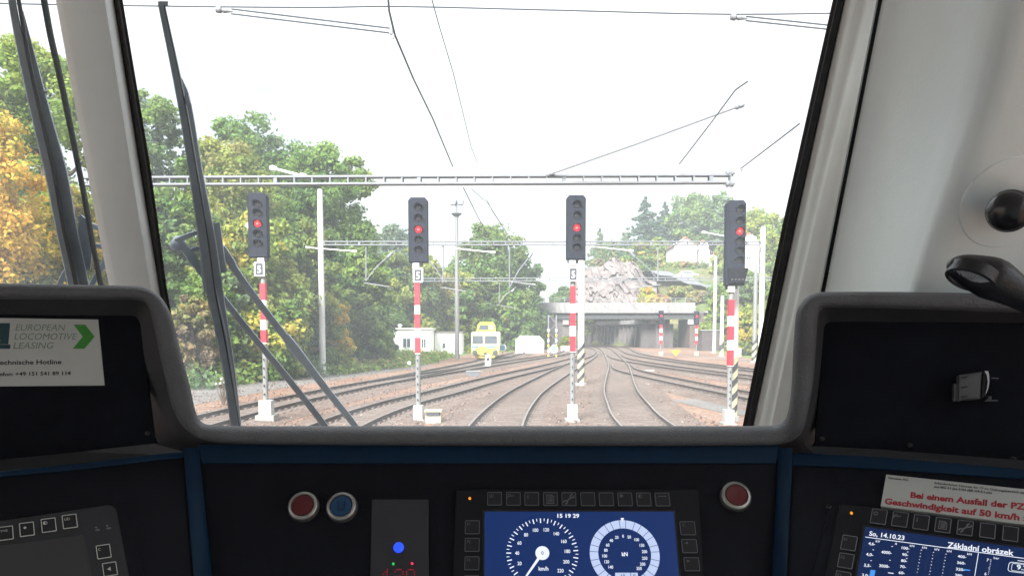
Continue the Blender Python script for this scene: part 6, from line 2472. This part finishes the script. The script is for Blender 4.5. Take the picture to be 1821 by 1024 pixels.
# left: the wooded slope
tree(-45, 37, 178, 300, ['orange', 'yellow', 'ygreen', 'olive'], "orange and yellow maple at the far left edge behind the left windscreen", w=[4, 4, 1, 1], leaves=16000)
tree(80, 50, 48, 300, ['lime', 'green', 'lime', 'ygreen'], "tall bright green tree rising behind the left wiper", leaves=22000, low=.05)
tree(0, 54, 100, 170, ['lime', 'green', 'grey'], "pale green tree top above the orange maple at the left edge", leaves=12000, low=.05)
tree(-40, 60, 250, 260, ['grey', 'green'], "greyish green tree behind the orange maple", leaves=9000)
tree(150, 42, 330, 190, ['yellow', 'ygreen', 'green', 'orange'], "mixed green and orange bushy tree beside the pillar, left screen", leaves=13000, low=.02, w=[2, 2, 2, 2])
tree(40, 40, 400, 230, ['ygreen', 'lime', 'yellow', 'grey'], "low yellowish green tree under the orange maple", leaves=12000, low=.02)
tree(276, 66, 138, 170, ['grey', 'green', 'lime', 'grey'], "tall greyish tree directly right of the black seal", leaves=17000, low=.1)
tree(300, 46, 318, 180, ['green', 'grey', 'lime', 'dark'], "green bushy tree low between pillar and wiper", leaves=14000, low=.02)
tree(395, 56, 226, 250, ['olive', 'ygreen', 'green', 'rust'], "olive tree with rusty tips behind the wiper", leaves=17000, low=.05, w=[3, 2, 2, 1])
tree(455, 76, 192, 240, ['green', 'lime', 'green', 'dark'], "large green tree with the highest top right of the wiper", leaves=17000)
tree(594, 62, 240, 215, ['green', 'dark', 'green', 'lime'], "large dark green tree with an overhanging right edge beside the sky", leaves=17000, low=.2)
tree(520, 70, 240, 190, ['green', 'dark', 'lime'], "green tree filling the gap between the two largest trees", leaves=13000)
tree(455, 46, 372, 200, ['ygreen', 'olive', 'yellow', 'green'], "yellowish tree behind the leftmost signal", leaves=16000, low=.02, w=[3, 2, 1, 2])
tree(545, 52, 392, 170, ['olive', 'green', 'ygreen', 'dark'], "olive green tree left of the tall white mast", leaves=15000, low=.02)
tree(640, 60, 428, 150, ['green', 'dark', 'lime', 'olive'], "green tree right of the tall white mast", leaves=14000, low=.02)
tree(590, 52.5, 520, 80, ['yellow', 'ygreen', 'orange', 'green'], "small yellow autumn tree at the foot of the tall white mast", leaves=7000, low=.02, w=[2, 2, 1, 2])
tree(380, 43, 470, 150, ['green', 'grey', 'lime'], "green shrub tree low behind the wiper", leaves=12000, low=.02)
tree(338, 40, 520, 90, ['brown', 'rust', 'brown', 'olive'], "brown half bare thicket near the lower left corner of the main screen", leaves=5000, low=.05, name="thicket", cat="shrub", dens=.8)
tree(480, 45, 520, 150, ['lime', 'green', 'ygreen'], "bright green shrub behind the linkage rods of the wiper", leaves=12000, low=.02, name="shrub", cat="shrub")
tree(560, 53, 560, 110, ['dark', 'green', 'olive'], "dark green shrub left of the small yellow autumn tree", leaves=8000, low=.02, name="shrub", cat="shrub")
tree(660, 64, 545, 90, ['dark', 'grey', 'green'], "dark shrub between tall white mast and the hut", leaves=8000, low=.02, name="shrub", cat="shrub")
tree(700, 125, 398, 110, ['grey', 'blue', 'grey'], "distant grey green tree top left of the second signal head", leaves=7000)
tree(712, 101, 440, 140, ['green', 'olive', 'dark', 'ygreen'], "green and olive tree behind the second signal plate", leaves=13000, low=.02)
tree(672, 100, 455, 100, ['dark', 'green', 'grey'], "dark green tree behind the flat roofed hut", leaves=9000, low=.02)
tree(768, 108, 452, 110, ['olive', 'green', 'rust', 'ygreen'], "olive and brownish tree between second signal and floodlight mast", leaves=11000, low=.02, w=[3, 3, 1, 2])
tree(868, 115, 392, 165, ['green', 'olive', 'green', 'dark'], "broad round tree with the tallest top behind the yellow rail vehicle", leaves=18000, low=.02)
tree(925, 120, 432, 100, ['green', 'dark', 'grey'], "green tree forming the right shoulder of the wood beside the sky gap", leaves=11000, low=.02)
tree(820, 110, 478, 110, ['green', 'ygreen', 'dark'], "green tree directly behind the floodlight mast", leaves=11000, low=.02)
tree(905, 112, 510, 110, ['dark', 'olive', 'green'], "dark lower tree behind the white container", leaves=10000, low=.02)
tree(952, 118, 560, 50, ['green', 'dark', 'olive'], "low shrub on the slope left of the bridge abutment", leaves=4000, low=.02, name="shrub", cat="shrub")
tree(755, 99.5, 566, 60, ['ygreen', 'olive'], "yellowish bush between the hut and the shed", leaves=5000, low=.02, name="shrub", cat="shrub")
tree(668, 74, 612, 70, ['green', 'olive', 'lime'], "low roadside bush in front of the hut's left end", leaves=4500, low=.02, name="shrub", cat="shrub")
# right: hilltop and bank
tree(1147, 190, 352, 125, ['conifer', 'blue', 'conifer'], "dark spruce with drooping branches above the bridge, left one of the pair", kind='conifer', leaves=11000)
tree(1181, 196, 362, 105, ['conifer', 'blue'], "spruce with a thin bare tip right of the drooping spruce", kind='conifer', leaves=9000)
tree(1236, 195, 345, 130, ['green', 'lime', 'grey', 'dark'], "broad leafy tree on the hilltop behind the gabled house", leaves=12000, low=.02)
tree(1282, 188, 338, 90, ['grey', 'green'], "leafy greyish tree beside the tallest signal head", leaves=9000, low=.02)
tree(1345, 150, 368, 120, ['ygreen', 'lime', 'olive'], "yellowish green tree above the right hand white house", leaves=11000, low=.02)
tree(1405, 128, 380, 110, ['ygreen', 'green'], "yellowish tree cut by the right screen edge", leaves=9000, low=.02)
tree(1066, 235, 408, 75, ['grey', 'olive', 'conifer'], "small distant conifer left above the rock face", kind='conifer', leaves=4000)
tree(1112, 240, 408, 40, ['olive', 'grey'], "slim distant tree between conifer and drooping spruce", leaves=4000, kind='tall')
tree(1090, 200, 432, 110, ['dark', 'green', 'rust', 'grey'], "dark hedge like tree on top of the rock face", leaves=8000, low=.02)
tree(1142, 176, 432, 80, ['green', 'dark', 'ygreen', 'yellow'], "green tree with yellow spots above the rock face's right end", leaves=9000, low=.02, w=[3, 2, 2, 1])
tree(1170, 184, 424, 55, ['ygreen', 'green', 'lime'], "yellowish green tree left of the gabled house", leaves=7000, low=.02)
tree(1292, 158, 436, 66, ['ygreen', 'olive', 'green'], "yellowish tree right of the lower white house", leaves=8000, low=.02)
tree(1290, 120, 500, 60, ['green', 'ygreen'], "green bush behind the mast of the tallest signal", leaves=6000, low=.02, name="shrub", cat="shrub")
tree(1340, 110, 478, 90, ['green', 'grey', 'ygreen'], "green tree on the bank below the right hand white house", leaves=9000, low=.02)
tree(1332, 90, 545, 60, ['ygreen', 'yellow', 'green', 'olive'], "yellowish bush right of the red and white bands of the tallest signal", leaves=7000, low=.02, name="shrub", cat="shrub")
tree(1385, 92, 510, 100, ['green', 'olive', 'lime'], "green bush at the right screen edge", leaves=8000, low=.02, name="shrub", cat="shrub")
tree(1152, 141, 510, 44, ['lime', 'ygreen', 'yellow', 'orange'], "small yellow green shrub right of the rock face", leaves=4500, low=.02, name="shrub", cat="shrub")
tree(1178, 142, 524, 40, ['rust', 'orange', 'brown'], "small rusty shrub above the right end of the bridge", leaves=3500, low=.02, name="shrub", cat="shrub")
tree(1262, 112, 574, 44, ['ygreen', 'green'], "bush growing over the brick outbuilding", leaves=3500, low=.02, name="shrub", cat="shrub", basez=2.0)
tree(1002, 170, 505, 60, ['green', 'dark'], "green tree in the gap above the left end of the bridge", leaves=6000, low=.02)
tree(1008, 122, 600, 26, ['ygreen', 'green'], "small bush against the left bridge abutment", leaves=2500, low=.02, name="shrub", cat="shrub")

for q, (px, Y, tp, wd, nm, lb) in enumerate((
        (1215, 150, 512, 50, ['green', 'olive', 'rust'], "low mixed shrub below the parked car"), (1243, 142, 520, 50, ['rust', 'brown', 'olive'], "brownish shrub at the road bend right of the bridge end"),
        (1275, 140, 512, 60, ['olive', 'grey', 'green'], "grey green shrub left of the tallest signal's mast"), (1120, 166, 462, 60, ['rust', 'brown', 'olive', 'dark'], "brown scrub on the crest of the rock face"),
        (1065, 168, 455, 70, ['olive', 'brown', 'grey'], "dull olive scrub at the left crest of the rock face"),
        (1310, 150, 470, 60, ['green', 'olive'], "green tree hidden behind the tallest signal's head"), (1222, 168, 488, 60, ['brown', 'rust', 'grey'], "brown hedge in front of the gabled house"))):
    tree(px, Y, tp, wd, nm, lb, leaves=5000, low=.02, name="shrub", cat="shrub")

# undergrowth along the foot of the wood, and rough grass
rng = np.random.default_rng(7)
n = 1500
yy = rng.uniform(36, 128, n)
off = rng.gamma(2.0, 1.6, n)
xx = np.interp(yy, *XB) - off + 1.2
keep = ~((yy > 88) & (yy < 103) & (xx > -17))
yy, xx, off = yy[keep], xx[keep], off[keep]
zz = np.maximum(0, terrain(xx, yy))
hh = rng.uniform(.2, .6, len(xx)) * (1 + off * .25)
cc = np.stack([xx, yy, zz + hh * .6], 1)
p, nr, sz, col = clumps_to_leaves(cc, hh + .25, pal(['green', 'lime', 'olive', 'dark', 'ygreen', 'grey'], len(cc), rng), 34, .15, rng, .8, .4)
me = leaf_mesh("undergrowth", p, nr, sz, col, rng)
o = bpy.data.objects.new("undergrowth", me)
COL.objects.link(o)
tag(o, kind='stuff')
n = 700
yy = rng.uniform(50, 88, n)
x0_, x1_ = np.interp(yy, *XB), np.interp(yy, [50, 60, 66, 75, 88], [-11.5, -8.6, -7.2, -6.3, -6.2])
xx = x0_ + (x1_ - x0_) * rng.uniform(0, 1, n) ** 1.5
hh = rng.uniform(.12, .45, n)
cc = np.stack([xx, yy, hh * .6], 1)
p, nr, sz, col = clumps_to_leaves(cc, hh + .2, pal(['green', 'lime', 'olive', 'ygreen', 'rust'], len(cc), rng, [3, 3, 3, 2, 1]), 26, .15, rng, .8, .6)
me = leaf_mesh("rough_grass", p, nr, sz, col, rng)
o = bpy.data.objects.new("rough_grass", me)
COL.objects.link(o)
tag(o, kind='stuff')
n = 2600
yy = rng.uniform(60, 200, n)
off = rng.gamma(1.6, 7, n)
xx = np.interp(yy, *XR) + off
keep = ~((yy > 120) & (yy < 137) & (xx < 38))
keep &= ~((yy > 136) & (yy < 163) & (xx > 24) & (xx < 60) & (off < 40))
yy, xx = yy[keep], xx[keep]
zz = np.maximum(0, terrain(xx, yy))
hh = rng.uniform(.3, 1.0, len(xx))
cc = np.stack([xx, yy, zz + hh * .5], 1)
p, nr, sz, col = clumps_to_leaves(cc, hh + .3, pal(['green', 'olive', 'ygreen', 'rust', 'grey', 'dark'], len(cc), rng, [4, 3, 3, 1, 2, 2]), 20, .32, rng, .8, .4)
me = leaf_mesh("bank_undergrowth", p, nr, sz, col, rng)
o = bpy.data.objects.new("bank_undergrowth", me)
COL.objects.link(o)
tag(o, kind='stuff')

# bare little shrub at the lower left
b = gnd(397, 720)
t = thing("bare_shrub", b, "leafless little shrub with pale buds on the gravel at the lower left of the screen", "shrub")
mb = MB()
r3 = random.Random(4)
ends = []
for k in range(9):
    a = r3.uniform(0, 6.28)
    e = b + Vector((math.cos(a) * r3.uniform(.2, .5), math.sin(a) * .3, r3.uniform(.5, 1.15)))
    mid = b + (e - b) * .5 + Vector((r3.uniform(-.08, .08), 0, .1))
    mb.tube([b + Vector((0, 0, -.02)), mid, e], [.03, .022, .008], 5)
    ends.append(e)
mb.build("twigs", M_bark, t)
mb = MB()
for e in ends:
    mb.lathe(e - Vector((0, 0, .05)), (0, 0, 1), [(.02, 0), (.07, .04), (.05, .10), (.01, .13)], n=8)
o = mb.build("buds", M_conc, t)

# pale air over the valley: one even box of thin haze
hm = bpy.data.materials.new("haze_air")
hm.use_nodes = True
ht = hm.node_tree
ht.nodes.clear()
ho = ht.nodes.new('ShaderNodeOutputMaterial')
hv = ht.nodes.new('ShaderNodeVolumePrincipled')
hv.inputs['Color'].default_value = (.93, .96, 1.0, 1)
hv.inputs['Density'].default_value = HAZE
ht.links.new(hv.outputs[0], ho.inputs['Volume'])
if HAZE > 0:
    o = MB().box((0, 170, 29), (420, 440, 61)).build("haze", hm)
    tag(o, kind='stuff')
